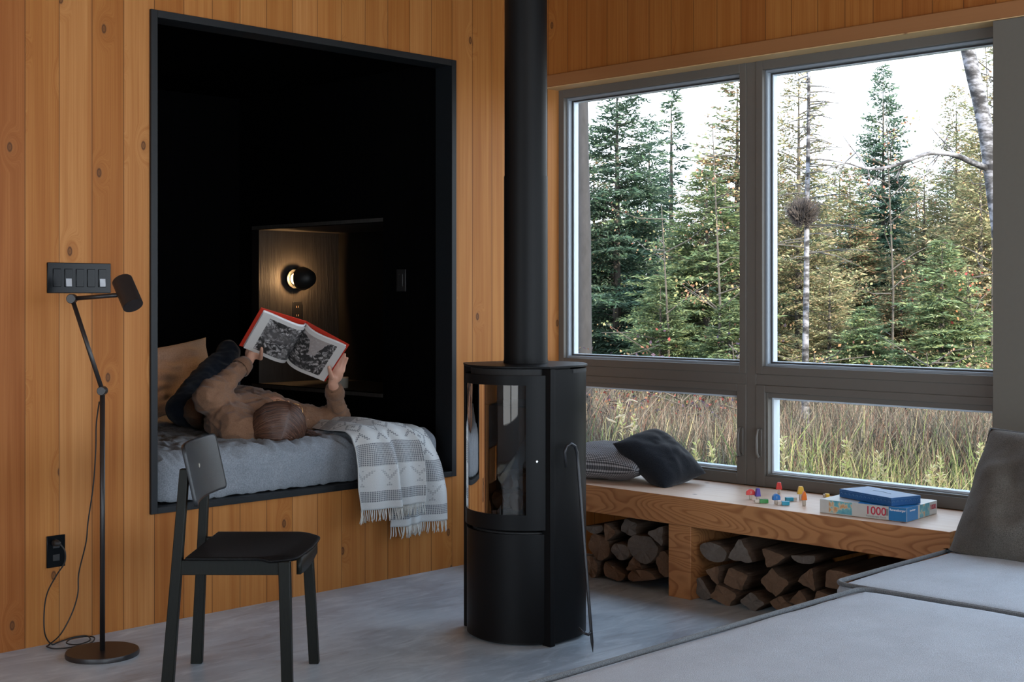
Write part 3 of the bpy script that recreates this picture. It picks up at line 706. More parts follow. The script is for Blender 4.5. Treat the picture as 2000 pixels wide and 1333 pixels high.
me, _ = cushion('pillow', pc_, (1, 0, .10), (-.10, .30, .95), (0, -.95, .30), .74, .44, .19, None, wr=.022, seed=4, pinch=.10)
tag(link('pillow', me, M['pillow_linen'], smooth=True), 'crumpled grey linen pillow propped against the alcove back wall', 'pillow')
# ================================================================ THROW
bl = thing('throw_blanket', 'grey and cream patterned wool throw with fringe hanging over the mattress edge', 'blanket', (4.15, 5.0, .3))
def sheet(path, xl, xr, zoff, amp, ph, yoff, seed):
    nu, nv = 90, 90; P_ = [Vector((0, y, z)) for y, z in path]; cum = [0]
    for a, b_ in zip(P_, P_[1:]): cum.append(cum[-1]+(b_-a).length)
    def at(t_):
        L = t_*cum[-1]
        for i in range(len(cum)-1):
            if L <= cum[i+1]+1e-9:
                k = (L-cum[i])/(cum[i+1]-cum[i]); k2 = k; return P_[i].lerp(P_[i+1], k2)
        return P_[-1]
    pts = [at(i/200) for i in range(201)]
    for _ in range(8): pts = [pts[0]]+[(pts[i-1]+pts[i]*2+pts[i+1])/4 for i in range(1, 200)]+[pts[-1]]
    def fn(s, t_):
        tt = 1-t_; k = tt*200; i = min(199, int(k)); p = pts[i].lerp(pts[i+1], k-i)
        a = xl(tt)+(xr(tt)-xl(tt))*s
        hang = max(0, min(1, (tt-.30)/.5))
        fold = math.sin(s*ph+1.1*seed-tt*2.6)*.6+math.sin(s*ph*2.3+seed-tt*3.4)*.35
        w2 = nz3((s*2, tt*2, seed), 1.8, seed)
        lift = .010*(math.sin(s*ph*1.3+seed)+1)*(1-hang)
        if seed == 5: lift -= .026*max(0, 1-s/.4)*(1-hang)
        return Vector((a+.016*math.sin(s*ph+seed-tt*2)*hang, p.y+yoff-(amp*(fold*.5+.5)*(.25+hang*.75)+.012*w2*hang), p.z+zoff+lift+.006*w2*(1-hang)+.02*(s-.5)*0))
    return grid(nu, nv, fn), fn
def lerp(a, b_, t_): return a+(b_-a)*t_
def fringe(fn, n, ln, name):
    mb = MB()
    for i in range(n):
        s = (i+.3+.4*random.random())/n; p = fn(s, 0); q = fn(s, .03); dx = random.uniform(-.010, .010); l_ = ln*random.uniform(.85, 1.1); dy = random.uniform(-.006, .003)
        pts = [q.lerp(p, .9), p+Vector((dx*.3, dy*.4-.002, -l_*.4)), p+Vector((dx, dy-.002, -l_*.8)), p+Vector((dx*1.4, dy, -l_))]
        mb.tube(pts, [.0024, .0027, .0027, .0018], 5)
    o_ = mb.build(name, M['fringe'], bl, smooth=True); o_['kind'] = 'stuff'; o_['label'] = 'cream fringe'; return o_
pathB = [(5.42, .715), (5.2, .716), (5.12, .715), (5.065, .70), (5.03, .65), (5.0, .58), (4.985, .50), (4.975, .40), (4.972, .265)]
g, fb_ = sheet(pathB, lambda t_: lerp(4.18, 4.14, t_), lambda t_: lerp(4.34, 4.462, min(1, t_*1.5)), .0, .055, 8.0, 0, 2)
o = g.build('lower_layer', M['throw'], bl, smooth=True); setuv(o.data, lambda i: ((i % 90)/89*.55, (i//90)/89*.85)); so_ = o.modifiers.new('s', 'SOLIDIFY'); so_.thickness = .005; so_.offset = 1
fringe(fb_, 46, .055, 'fringe')
pathA = [(5.46, .742), (5.2, .745), (5.10, .742), (5.045, .72), (5.0, .66), (4.972, .58), (4.958, .50), (4.952, .44), (4.950, .372)]
g, fa_ = sheet(pathA, lambda t_: lerp(4.02, 3.895, min(1, t_*1.15)), lambda t_: lerp(4.20, 4.295, min(1, t_*1.6)), .0, .060, 10.0, -.030, 5)
o = g.build('upper_layer', M['throw'], bl, smooth=True); setuv(o.data, lambda i: ((i % 90)/89*.62, (i//90)/89*.80)); so_ = o.modifiers.new('s', 'SOLIDIFY'); so_.thickness = .005; so_.offset = 1
fringe(fa_, 56, .055, 'fringe')
# ================================================================ BOOK
bk = thing('book', 'large open picture book with a red cover held up by the reader in the alcove', 'book', PD(575, 665, 6.66))
TL, BL_, SPT, SPB, TR, BR = PD(512, 603, 6.44), PD(469, 677, 6.60), PD(599, 629, 6.60), PD(557, 704, 6.76), PD(681, 674, 6.46), PD(634, 746, 6.62)
M['red'] = plain('red book cover', (.55, .035, .015), .5)
M['paper_edge'] = plain('white page edges', (.75, .76, .78), .7)
def picture(name, seed):
    t = NT(name); uv = t.uv(); q = t.sep(uv)
    warp = t.noise(t.n('ShaderNodeMapping', {}, Vector=uv, Location=(seed, seed*2, 0)).outputs[0], 5, 3)
    vv = t.n('ShaderNodeVectorMath', {'operation': 'ADD'}); t.set(vv.inputs[0], uv); t.set(vv.inputs[1], t.comb(t.math('MULTIPLY', warp, .5), t.math('MULTIPLY', warp, .3), seed))
    vo = t.n('ShaderNodeTexVoronoi', {'voronoi_dimensions': '3D'}, Vector=vv.outputs[0], Scale=13.0)
    wv = t.n('ShaderNodeTexWave', {'wave_type': 'BANDS'}, Vector=vv.outputs[0], Scale=13.0, Distortion=12.0, Detail=3.0)
    leaf = t.ramp(vo.outputs['Distance'], [(.12, (.85, .82, .80)), (.36, (.42, .40, .39)), (.6, (.05, .05, .05))])
    ln = t.ramp(wv.outputs[0], [(.25, (.22,)*3), (.5, (1,)*3)])
    c = t.mix(.85, leaf, ln, 'MULTIPLY')
    big = t.noise(t.n('ShaderNodeMapping', {}, Vector=uv, Location=(seed*3, 0, 0)).outputs[0], 2.6, 2)
    c = t.mix(t.ramp(big, [(.48, (0,)*3), (.62, (.6,)*3)]), c, (.04, .04, .042) if seed > 1 else (.16, .15, .148))
    if seed > 1:
        sky = t.math('GREATER_THAN', t.math('ADD', q[1], t.math('MULTIPLY', warp, .5)), t.math('MULTIPLY_ADD', t.math('ABSOLUTE', t.math('SUBTRACT', q[0], .35)), 1.6, .68))
        c = t.mix(t.math('MULTIPLY', sky, .85), c, (.42, .37, .35))
    inx = t.math('MULTIPLY', t.math('GREATER_THAN', q[0], .0), t.math('LESS_THAN', q[0], .82))
    iny = t.math('MULTIPLY', t.math('GREATER_THAN', q[1], .08), t.math('LESS_THAN', q[1], .91))
    c = t.mix(t.math('MULTIPLY', inx, iny), (.66, .64, .61), c)
    return t.fin(c, .5, spec=.35)
bkn = ((TL-SPT).cross(SPB-SPT)).normalized()
if bkn.dot(Vector((-1, -1, 0))) < 0: bkn = -bkn
for side, T_, B_, nm in ((0, TL, BL_, 'left'), (1, TR, BR, 'right')):
    cov = MB(); off = bkn*-.003
    ex_ = (T_-SPT)*.02; 
    q4 = [SPB, SPT, T_+ex_, B_+(B_-SPB)*.02]
    cov.hexa([p+off for p in q4], [p+off*2 for p in q4]); cov.build('cover', M['red'], bk, bevel=.0005)
    def pg(s, q, T_=T_, B_=B_):
        a = SPB.lerp(SPT, .03+q*.94); b_ = (B_.lerp(T_, .03+q*.94)); p = a.lerp(b_, s*.95)
        bul = .030*math.sin(PI*min(1, s**.55))*(1-s)**.35
        return p+bkn*(bul+.003)
    blk = grid(28, 20, pg); n0 = len(blk.v)
    o = blk.build('page_block', M['paper_edge'], bk, smooth=True); so_ = o.modifiers.new('s', 'SOLIDIFY'); so_.thickness = .007 if 1 else 0; so_.offset = 1 if side == 0 else -1
    if side == 0: so_.offset = 1
    pgm = grid(28, 20, lambda s, q: pg(s, q)+bkn*.0095).build('open_page', picture('printed engraving '+nm, 1 if side == 0 else 2.3), bk, smooth=True)
    setuv(pgm.data, griduv(28, 20))
# ================================================================ PERSON
H = PY(552, 829, 5.265)          # head centre
crown = Vector((-.50, -.84, .20)).normalized(); face = Vector((.30, .0, .95)); face = (face-crown*face.dot(crown)).normalized(); ear = face.cross(crown).normalized()
RH = Matrix((ear, face, crown)).transposed()      # local x ear, y face, z crown
def HL(x, y, z): return H+ear*x+face*y+crown*z
body = MB()
body.ell(H+crown*.012, (.074, .093, .098), RH, 28, 18)                  # skull
body.ell(HL(0, .018, -.052), (.058, .070, .068), RH, 24, 14)             # jaw
body.ell(HL(0, .072, -.098), (.026, .022, .020), RH, 16, 10)             # chin
body.ell(HL(0, .096, -.026), (.011, .020, .024), RH, 12, 8)              # nose
body.tube([HL(0, .088, .008), HL(0, .098, -.012), HL(0, .112, -.034)], [.008, .009, .011], 10)
for s in (-1, 1):
    body.ell(HL(s*.075, .0, -.012), (.009, .019, .030), RH, 12, 8)       # ears
    body.ell(HL(s*.036, .070, -.034), (.022, .018, .018), RH, 12, 8)     # cheeks
    body.ell(HL(s*.03, .084, .014), (.020, .010, .008), RH, 12, 8)       # brow
body.tube([HL(-.02, .093, -.066), HL(0, .099, -.066), HL(.02, .093, -.066)], [.006, .008, .006], 8)   # lips
body.tube([HL(-.018, .091, -.075), HL(0, .097, -.076), HL(.018, .091, -.075)], [.006, .008, .006], 8)
SL, SRr = Vector((3.665, 5.56, .805)), Vector((4.03, 5.46, .755))       # shoulders
SCn = (SL+SRr)/2; HP = Vector((3.80, 6.02, .795))
neck0 = HL(0, -.012, -.085); neck1 = SCn+Vector((0, -.02, .0))
body.capsule([H+face*-.01, neck0, neck1], [.055, .052, .065], 16)
body.capsule([SL.lerp(SCn, .3), SCn, SRr.lerp(SCn, .3)], [.075, .085, .075], 16)
body.capsule([SCn, SCn.lerp(HP, .5), HP], [.10, .085, .09], 16)
EL, ER = PY(403, 776, 5.50), PY(664, 822, 5.44)
WL, WR = PD(487, 704, 6.63), PD(650, 748, 6.64)
body.capsule([SL, EL], [.052, .040]); body.capsule([EL, WL], [.038, .0245]); body.capsule([SRr, ER], [.050, .040]); body.capsule([ER, WR], [.038, .0245])
KL, KR = PY(424, 712, 6.25), PY(446, 688, 6.30)
AL, AR = Vector((3.98, 6.62, .76)), Vector((4.16, 6.66, .76))
HLh, HRh = HP+Vector((-.10, .03, 0)), HP+Vector((.10, .03, 0))
for h_, k_, a_ in ((HLh, KL, AL), (HRh, KR, AR)):
    body.capsule([h_, k_], [.078, .050]); body.capsule([k_, a_], [.048, .034]); body.capsule([a_, a_+Vector((0, .10, -.035))], [.033, .022])
# hands: palm + five fingers closing on the book; the thumb lies on the page side
def hand(wr, palm_dir, thumb_side, toward, grip_pts, thumb_pts):
    pd = palm_dir.normalized(); ts = (thumb_side-pd*thumb_side.dot(pd)).normalized(); nn = toward
    R_ = Matrix((ts, pd, ts.cross(pd))).transposed()
    pc = wr+pd*.048
    body.ell(pc, (.037, .052, .016), R_, 20, 12); body.ell(wr+pd*.012, (.026, .030, .019), R_, 16, 10)
    for g_, r_ in grip_pts: body.capsule(g_, [r_, r_*.95, r_*.9, r_*.8][:len(g_)], 10)
    body.capsule(thumb_pts, [.0125, .011, .0095, .008][:len(thumb_pts)], 10)
# left hand, holding the lower left corner from below: fingers behind the cover, thumb on the page
def handbuild(wr, corner_in, n_, side, thumb_tip):
    pd = (corner_in-wr).normalized(); ts = (side-pd*side.dot(pd)).normalized(); back = -n_
    pc_ = wr+pd*.045
    R_ = Matrix((ts, pd, ts.cross(pd))).transposed()
    body.ell(pc_, (.036, .050, .015), R_, 20, 12); body.capsule([wr, wr+pd*.03], [.024, .024])
    L_ = (.070, .078, .074, .060)
    for i in range(4):
        base_ = wr+pd*.078+ts*(.027-.018*i)
        k1 = base_+pd*L_[i]*.42+back*.012; k2 = k1+pd*L_[i]*.33+back*.004-ts*.002; k3 = k2+pd*L_[i]*.28+n_*.002
        body.capsule([wr+pd*.05+ts*(.020-.013*i), base_, k1, k2, k3], [.0095, .0090, .0084, .0078, .0068], 10)
    b0 = wr+pd*.028+ts*.022; b1 = wr+pd*.050+ts*.034+n_*.036
    body.capsule([b0, b1, b1.lerp(thumb_tip, .55)+n_*.004, thumb_tip], [.014, .0125, .0105, .0088], 10)
nb = bkn
thL = PD(509, 673, 6.57); thR = PD(641, 712, 6.54)
handbuild(WL, PD(499, 672, 6.66), nb, Vector((1, -1, 0)), thL+nb*.028)
handbuild(WR, PD(668, 702, 6.60), nb, Vector((-1, 1, .2)), thR+nb*.020)
pr = thing('person', 'person in a brown sweatshirt lying on the alcove bed, holding up an open book', 'person', (3.8, 5.6, MT))
def rest(me, z=MT-.004):
    for v in me.vertices:
        if v.co.z < z: v.co.z = z
    me.update()
    return me
pm = rest(remesh(body, .0042, 'person_body', 3))
link('body', pm, M['skin'], pr)
# sweatshirt
sw = MB()
sw.capsule([SL.lerp(SCn, .25), SCn+Vector((0, .03, .0)), SRr.lerp(SCn, .25)], [.098, .104, .075], 18)
sw.capsule([SCn+Vector((0, .05, .0)), SCn.lerp(HP, .5)+Vector((0, 0, .01)), HP+Vector((-.01, -.04, .0))], [.122, .120, .112], 20)
sw.ell(SCn.lerp(HP, .35)+Vector((-.06, 0, .0)), (.165, .20, .118)); sw.ell(HP+Vector((-.02, -.1, -.01)), (.17, .12, .105))
def sleeve(a, b_, c, ra, rb, rc):
    n = 7; p_ = [a.lerp(b_, i/n) for i in range(n)]+[b_.lerp(c, i/n) for i in range(n+1)]
    r_ = [ra+(rb-ra)*i/n for i in range(n)]+[rb+(rc-rb)*i/n for i in range(n+1)]
    for i in range(2, len(r_)-2): r_[i] *= 1+.09*math.sin(i*2.4)
    sw.capsule(p_, r_, 16)
cL, cR = EL.lerp(WL, .80), ER.lerp(WR, .74)
sleeve(SL, EL, cL, .085, .070, .041); sleeve(SRr, ER, cR, .066, .058, .040)
sw.ell(PY(452, 826, 5.46), (.125, .13, .098)); sw.capsule([PY(455, 838, 5.38), PY(480, 838, 5.36), PY(512, 838, 5.36)], [.075, .078, .066], 16)      # hood bunched by the neck
sw.capsule([PY(487, 800, 5.45), PY(520, 792, 5.45), PY(535, 800, 5.42)], [.035, .035, .03], 14)
def fold(p, n_):
    a = noise.noise(p*8+Vector((3, 1, 7))); w_ = Vector((noise.noise(p*6), noise.noise(p*6+Vector((5, 5, 5))), 0))*.06
    q_ = p+w_; b_ = noise.noise(Vector((q_.x*17+q_.z*14, q_.y*9, q_.z*20-q_.x*8))); c2 = noise.noise(Vector((q_.x*9, q_.y*26, q_.z*9+4)))
    return .010*a+.013*(.30-min(.6, abs(b_)*1.6))+.006*(.30-min(.6, abs(c2)*1.6))
swm = remesh(sw, .0085, 'sweatshirt', 4, fold)
link('sweatshirt', rest(swm), M['sweater'], pr)
for c_, w_, r0 in ((cL, WL, .050), (cR, WR, .049)):
    ax_ = (w_-c_).normalized(); k = 12
    cf = MB(); cf.tube([c_-ax_*.014, c_-ax_*.004, c_+ax_*.022, c_+ax_*.040, c_+ax_*.043, c_+ax_*.034], [r0*.9, r0*1.02, r0*.92, r0*.84, r0*.76, r0*.70], 28, cap=False)
    cf.build('cuff', M['rib'], pr, smooth=True)
# jeans
jn = MB(); jn.ell(HP+Vector((-.03, .03, 0)), (.185, .13, .105))
for h_, k_, a_ in ((HLh, KL, AL), (HRh, KR, AR)):
    jn.capsule([h_, h_.lerp(k_, .5), k_], [.098, .084, .066], 16); jn.capsule([k_, k_.lerp(a_, .5), a_], [.064, .062, .050], 16)
jm = remesh(jn, .009, 'jeans', 4, lambda p, n_: .008*noise.noise(p*14)+.004*noise.noise(p*35))
link('jeans', rest(jm), M['jeans'], pr)
# hair: fitted cap + strands falling from the parting to the sheet
hc = MB(); hc.ell(HL(0, -.014, .022), (.102, .114, .108), RH, 30, 20); hc.ell(HL(-.045, -.030, .0), (.100, .085, .10), RH, 24, 14); hc.ell(HL(.035, -.05, -.005), (.07, .06, .08), RH, 24, 14)
hc.capsule([HL(-.085, -.03, -.03), HL(-.10, -.045, -.10)], [.035, .022]); hc.capsule([HL(.08, -.03, -.03), HL(.115, -.045, -.07), HL(.15, -.05, -.075)], [.030, .020, .012])
hm = remesh(hc, .006, 'hair', 4, lambda p, n_: .004*noise.noise(Vector((p.x*8, p.y*8, p.z*60))))
hcap = link('hair', rest(hm), M['hair'], pr)
hs = MB(); rnd = random.Random(3)
def onhead(th, ph, r=1.0):   # th around the crown axis from the face, ph down from the crown
    x = .091*math.sin(ph)*math.sin(th); y = .103*math.sin(ph)*math.cos(th)-.014; z = .101*math.cos(ph)+.022
    return Vector((x*r, y*r, z*r))
for i in range(3200):
    s_ = rnd.choice((-1, 1)); t_ = rnd.random(); j_ = rnd.random()
    y0_ = .106-.232*t_                       # along the part, forehead to back
    zz_ = .022+.110*math.sqrt(max(0, 1-((y0_+.014)/.115)**2))
    pts = []
    for k in range(9):
        q = k/8; aa = q*1.75
        rx_ = .108 if s_ > 0 else .142
        x_ = .014*(1-t_)+s_*(rx_*1.02*math.sin(q*1.5))
        y_ = y0_-(y0_+.105+.03*j_)*q**1.35
        v = Vector((x_, y_, .022+.112*math.sqrt(max(.0, 1-((y0_+.014)/.119)**2))-.15*q**1.6))
        if k == 0: lump = Vector((rnd.uniform(-1, 1), rnd.uniform(-1, 1), rnd.uniform(-1, 1)))*.006
        m_ = math.sqrt((v.x/rx_)**2+((v.y+.014)/.117)**2+((v.z-.022)/.112)**2)
        v = Vector((v.x/m_*1.01, (v.y+.014)/m_*1.01-.014, (v.z-.022)/m_*1.01+.022))+lump*q
        p = HL(*v)
        if p.z < MT+.004: p.z = MT+.004+rnd.random()*.006
        pts.append(p)
    hs.tube(pts, [.0011]*3+[.0015]*4+[.0012, .0005], 4, cap=False)
for i in range(34):                          # flyaways above the forehead
    a = rnd.uniform(-.05, .05); b0 = HL(a, .07, .075); d_ = (face*rnd.uniform(.02, .045)+ear*rnd.uniform(-.03, .03)+crown*rnd.uniform(-.01, .02))
    hs.tube([b0, b0+d_*.5+face*.006, b0+d_], [.0006, .0005, .0002], 3, cap=False)
for i in range(160):                         # curls lying on the bed to the right
    b0 = HL(.085+rnd.uniform(-.01, .01), -.02+rnd.uniform(-.03, .03), -.02+rnd.uniform(-.03, .03)); pts = [b0]
    for k in range(1, 7):
        q = k/6; p = b0+ear*(.10*q)+crown*(-.03*q+.018*math.sin(q*7+i*.05))+Vector((0, 0, .012*math.sin(q*6+i*.04)-.02*q)); p.z = max(p.z, MT+.006); pts.append(p)
    hs.tube(pts, [.0010]*5+[.0008, .0004], 3, cap=False)
st = hs.build('hair_strands', [M['hair_dark'], M['hair_mid'], M['hair_light']], hcap, smooth=True); st['kind'] = 'stuff'
for p_ in st.data.polygons: p_.material_index = (0, 1, 0, 1, 2, 1, 1)[(min(p_.vertices)//36*7919) % 7]
gl = MB()
for s in (-1, 1):
    c_ = HL(s*.033, .105, .0); pts = [c_+ear*(.024*math.cos(a))+crown*(.021*math.sin(a)) for a in [2*PI*k/20 for k in range(21)]]
    gl.tube(pts, .0013, 6, cap=False); gl.tube([HL(s*.058, .102, .004), HL(s*.070, .095, .005), HL(s*.080, .07, .006), HL(s*.082, .03, .0)], .0012, 6)
gl.tube([HL(-.010, .105, .004), HL(0, .110, .006), HL(.010, .105, .004)], .0012, 6)
gl.build('glasses', M['gold'], pr, smooth=True, label='thin gold wire glasses')
# ================================================================ CUSHIONS ON THE BENCH
c_ = PZ(1196, 948, .46); c_ = Vector((5.12, 4.62, .46+.072))
c_ = PX(1185, 921, 5.10); c_.z = .46+.088
me, _ = cushion('check_cushion', c_, (.25, -1, 0), (1, .25, .08), (-.08, 0, 1), .52, .40, .17, None, wr=.004, seed=3, uv=True)
tag(link('check_cushion', rest(me, .4612), M['check'], smooth=True), 'small black and white checked cushion lying flat on the window bench', 'cushion')
c0 = PX(1283, 898, 5.13)
a_ = PX(1193, 866, 5.13); b_ = PX(1372, 935, 5.13)
dx = (b_-a_)
A_, B_, C_, D_ = PX(1190, 862, 4.99), PX(1290, 847, 5.30), PX(1373, 932, 5.30), PZ(1300, 946, .475)
ex_, ey_ = (D_+C_-A_-B_)/2, (B_+C_-A_-D_)/2
me, edge = cushion('black_cushion', (A_+B_+C_+D_)/4, ex_, ey_-ex_*ey_.dot(ex_)/ex_.length_squared, ex_.cross(ey_), ex_.length*1.06, ey_.length*1.12, .17, None, wr=.004, seed=9, pinch=.05)
tag(link('black_cushion', rest(me, .4612), M['black_cloth'], smooth=True), 'plain black cushion leaning on the checked cushion on the window bench', 'cushion')
# ================================================================ TOYS (wooden mushrooms)
def painted(name, c): return plain(name, c, .4, nz=.06)
TC = dict(red=painted('red paint', (.62, .03, .02)), purple=painted('purple paint', (.09, .06, .30)), green=painted('green paint', (.03, .22, .04)), blue=painted('blue paint', (.01, .14, .42)),
          teal=painted('teal paint', (.01, .26, .38)), yellow=painted('yellow paint', (.70, .42, .03)), orange=painted('orange paint', (.75, .17, .01)))
TW = plain('bare pale wood', (.52, .46, .38), .6, nz=.1)
LT = .4605
def capshape(kind, w_, h_):
    if kind == 'dome': return [(-w_/2, 0)]+[(-w_/2*math.cos(a), h_*.35+h_*.65*math.sin(a)) for a in [PI*k/14 for k in range(15)]]+[(w_/2, 0)]
    if kind == 'trapezoid': return [(-w_/2, 0), (-w_*.30, h_*.94), (-w_*.22, h_), (w_*.22, h_), (w_*.30, h_*.94), (w_/2, 0)]
    if kind == 'point': return [(-w_/2, 0), (-w_*.42, h_*.5), (-w_*.12, h_), (w_*.12, h_), (w_*.42, h_*.5), (w_/2, 0)]
    return [(-w_/2, 0), (-w_/2, h_*.7), (-w_*.3, h_), (w_*.3, h_), (w_/2, h_*.7), (w_/2, 0)]
def toy(pos, color, kind, cw, chh, stem, ang, lying, label, numeral=None):
    r = thing('toy_mushroom', label, 'toy', pos, 'wooden toy mushrooms scattered on the bench'); th = .016
    if lying: R_ = Euler((PI/2*-1*0, 0, ang)).to_matrix()
    ex = Vector((math.cos(ang), math.sin(ang), 0)); up = Vector((0, 0, 1)); dp = Vector((-math.sin(ang), math.cos(ang), 0))
    if lying: up, dp = dp, Vector((0, 0, 1)); base = Vector(pos)+dp*th/2-up*(stem+chh)/2
    else: base = Vector(pos)
    def pt(x, y, z): return base+ex*x+up*y+dp*z
    m = MB(); sw_ = .013; poly = [(-sw_/2, 0), (sw_/2, 0), (sw_/2, stem), (-sw_/2, stem)]
    m.hexa([pt(x, y, -th*.4) for x, y in poly], [pt(x, y, th*.4) for x, y in poly]); m.build('stem', TW, r, bevel=.001)
    m = MB(); poly = [(x, y+stem) for x, y in capshape(kind, cw, chh)]
    m.hexa([pt(x, y, -th/2) for x, y in poly], [pt(x, y, th/2) for x, y in poly]); cp = m.build('cap', TC[color], r, bevel=.001)
    if numeral:
        side = -1
        text(numeral, .016, pt(0, stem+chh*.25, -th/2-.0009), ex, up, TW, cp, 'numeral')
FONT = None
def text(s, size, pos, ex, ey, mat, parent, name, align='CENTER', bold=0.0):
    cu = bpy.data.curves.new(name, 'FONT'); cu.body = s; cu.size = size; cu.align_x = align; cu.extrude = .0003; cu.offset = bold
    o = bpy.data.objects.new('tmp', cu); COL.objects.link(o); dg = bpy.context.evaluated_depsgraph_get(); dg.update()
    me = bpy.data.meshes.new_from_object(o.evaluated_get(dg)); bpy.data.objects.remove(o)
    ex = Vector(ex).normalized(); ey = Vector(ey).normalized(); ez = ex.cross(ey)
    for v in me.vertices: v.co = Vector(pos)+ex*v.co.x+ey*v.co.y+ez*v.co.z
    me.update(); return link(name, me, mat, parent)
A45 = -PI/4
toy(PZ(1466, 976, LT), 'red', 'dome', .040, .026, .020, A45, 0, 'red domed wooden toy mushroom with a number three, at the left end of the toys', '3')
toy(PZ(1480, 978, LT), 'purple', 'trapezoid', .024, .036, .018, A45+.3, 0, 'purple tall wooden toy mushroom standing beside the red domed one')
toy(PZ(1521.5, 965, LT), 'red', 'trapezoid', .028, .032, .020, A45-.3, 0, 'red straight sided wooden toy mushroom nearest the window')
toy(PZ(1516, 985, LT), 'blue', 'dome', .034, .026, .018, A45+.2, 0, 'blue domed wooden toy mushroom standing with a number on it', '1')
toy(PZ(1564, 977, LT), 'yellow', 'trapezoid', .032, .034, .026, A45, 0, 'yellow tall wooden toy mushroom standing behind the orange one')
toy(PZ(1570.5, 988, LT), 'orange', 'point', .022, .038, .024, A45+.1, 0, 'orange pointed wooden toy mushroom standing in front of the yellow one')
toy(PZ(1487, 983, LT), 'green', 'block', .024, .038, .022, A45-PI/2, 1, 'green wooden toy mushroom lying on its side')
toy(PZ(1530, 987, LT), 'teal', 'block', .024, .034, .018, A45-PI/2, 1, 'teal wooden toy mushroom lying on its side at the bench front')
toy(PZ(1545, 979, LT), 'teal', 'block', .024, .034, .020, A45+PI/2+.25, 1, 'teal wooden toy mushroom lying on its side behind the other teal one')
toy(PZ(1614, 972, LT), 'yellow', 'dome', .032, .018, .010, A45-PI/2, 1, 'yellow wooden toy mushroom lying half hidden behind the puzzle box')
# ================================================================ PUZZLE BOXES
def boxpts(u_v, z):
    return [PZ(u, v, z) for u, v in u_v]
q = boxpts([(1601, 1001.5), (1771, 1021), (1833, 1004)], LT); fl, frr, brr = q; bl4 = fl+(brr-frr)
ed = (frr-fl); sd = (brr-frr); sd = sd-ed*sd.dot(ed)/ed.length_squared; 
base4 = [fl, frr, frr+sd, fl+sd]; hgt = .056
white = plain('off white printed card', (.50, .50, .47), .35, nz=.08); bluec = plain('mid blue printed card', (.01, .17, .42), .3, nz=.15, scale=15); navy = plain('deep blue printed card', (.012, .09, .26), .38, nz=.15, scale=20)
pb = thing('puzzle_box', 'large flat white and blue jigsaw puzzle box printed 1000 on the window bench', 'box', sum(base4, Vector())/4)
m = MB().hexa(base4, [p+Vector((0, 0, hgt)) for p in base4]); m.build('box_body', white, pb, bevel=.0015)
en, sn = ed.normalized(), sd.normalized(); up = Vector((0, 0, 1)); fn_ = Vector((en.y, -en.x, 0))
if fn_.dot(Vector((-1, -1, 0))) < 0: fn_ = -fn_
def panel(a, b_, z0, z1, org, ex, nn, mat, name, par, lift=.0006):
    p = [org+ex*a+up*z0+nn*lift, org+ex*b_+up*z0+nn*lift, org+ex*b_+up*z1+nn*lift, org+ex*a+up*z1+nn*lift]
    return MB().hexa([k-nn*.0004 for k in p], p).build(name, mat, par)
EL_, SL_ = ed.length, sd.length
panel(EL_*.80, EL_-.001, .001, hgt-.001, fl, en, fn_, bluec, 'blue_panel', pb)
panel(.001, SL_*.36, .001, hgt-.001, frr, sn, en, bluec, 'blue_panel', pb)
t = NT('map print'); nz = t.noise(t.obj(), 28, 3); mapm = t.fin(t.ramp(nz, [(.4, (.08, .30, .38)), (.56, (.16, .42, .45)), (.58, (.55, .50, .36)), (.66, (.55, .28, .12))]), .35)
panel(EL_*.11, EL_*.38, .004, hgt-.001, fl, en, fn_, mapm, 'map_print', pb)
panel(SL_*.42, SL_*.74, .003, hgt-.001, frr, sn, en, mapm, 'map_print', pb)
redt = plain('red ink', (.45, .02, .05), .5); gry = plain('grey ink', (.20, .20, .20), .5); wht = plain('white ink', (.75, .77, .80), .5)
text('1000', .046, fl+en*EL_*.655+up*.017+fn_*.0006, en, up, redt, pb, 'lettering', bold=.0006)
text('Ravensburger Puzzle', .0105, fl+en*EL_*.66+up*.006+fn_*.0006, en, up, gry, pb, 'lettering')
text('Ravensburger', .0125, fl+en*EL_*.90+up*.040+fn_*.0010, en, up, wht, pb, 'lettering', bold=.0002)
text('Ravensburger', .0095, frr+sn*SL_*.18+up*.040+en*.0010, sn, up, wht, pb, 'lettering', bold=.0002)
text('1000', .028, frr+sn*SL_*.86+up*.024+en*.0006, sn, up, redt, pb, 'lettering', bold=.0004)
panel(EL_*.755, EL_*.795, .018, .045, fl, en, fn_, gry, 'print_mark', pb)
tt_ = [p+up*(hgt+.0002) for p in base4]
o4 = [tt_[0].lerp(tt_[3], 0), tt_[1], tt_[2].lerp(tt_[1], .55), tt_[0].lerp(tt_[3], .5)]
MB().hexa([fl.lerp(frr, .45)+up*hgt, frr+up*hgt, frr+sd*.45+up*hgt, fl.lerp(frr, .30)+sd*.62+up*hgt], [fl.lerp(frr, .45)+up*(hgt+.0006), frr+up*(hgt+.0006), frr+sd*.45+up*(hgt+.0006), fl.lerp(frr, .30)+sd*.62+up*(hgt+.0006)]).build('lid_print', bluec, pb)
z2 = LT+hgt+.0015
q = boxpts([(1639.5, 971), (1741, 990), (1796.5, 984)], z2); f2, r2, b2 = q; e2 = r2-f2; s2 = b2-r2; s2 = s2-e2*s2.dot(e2)/e2.length_squared
base2 = [f2, r2, r2+s2, f2+s2]; h2 = .033
gb = thing('game_box', 'smaller dark blue patterned game box resting on top of the puzzle box', 'box', sum(base2, Vector())/4)
MB().hexa(base2, [p+Vector((0, 0, h2)) for p in base2]).build('box_body', navy, gb, bevel=.0012)
e2n, s2n = e2.normalized(), s2.normalized(); f2n = Vector((e2n.y, -e2n.x, 0)); f2n = f2n if f2n.dot(Vector((-1, -1, 0))) > 0 else -f2n
e_in = .03
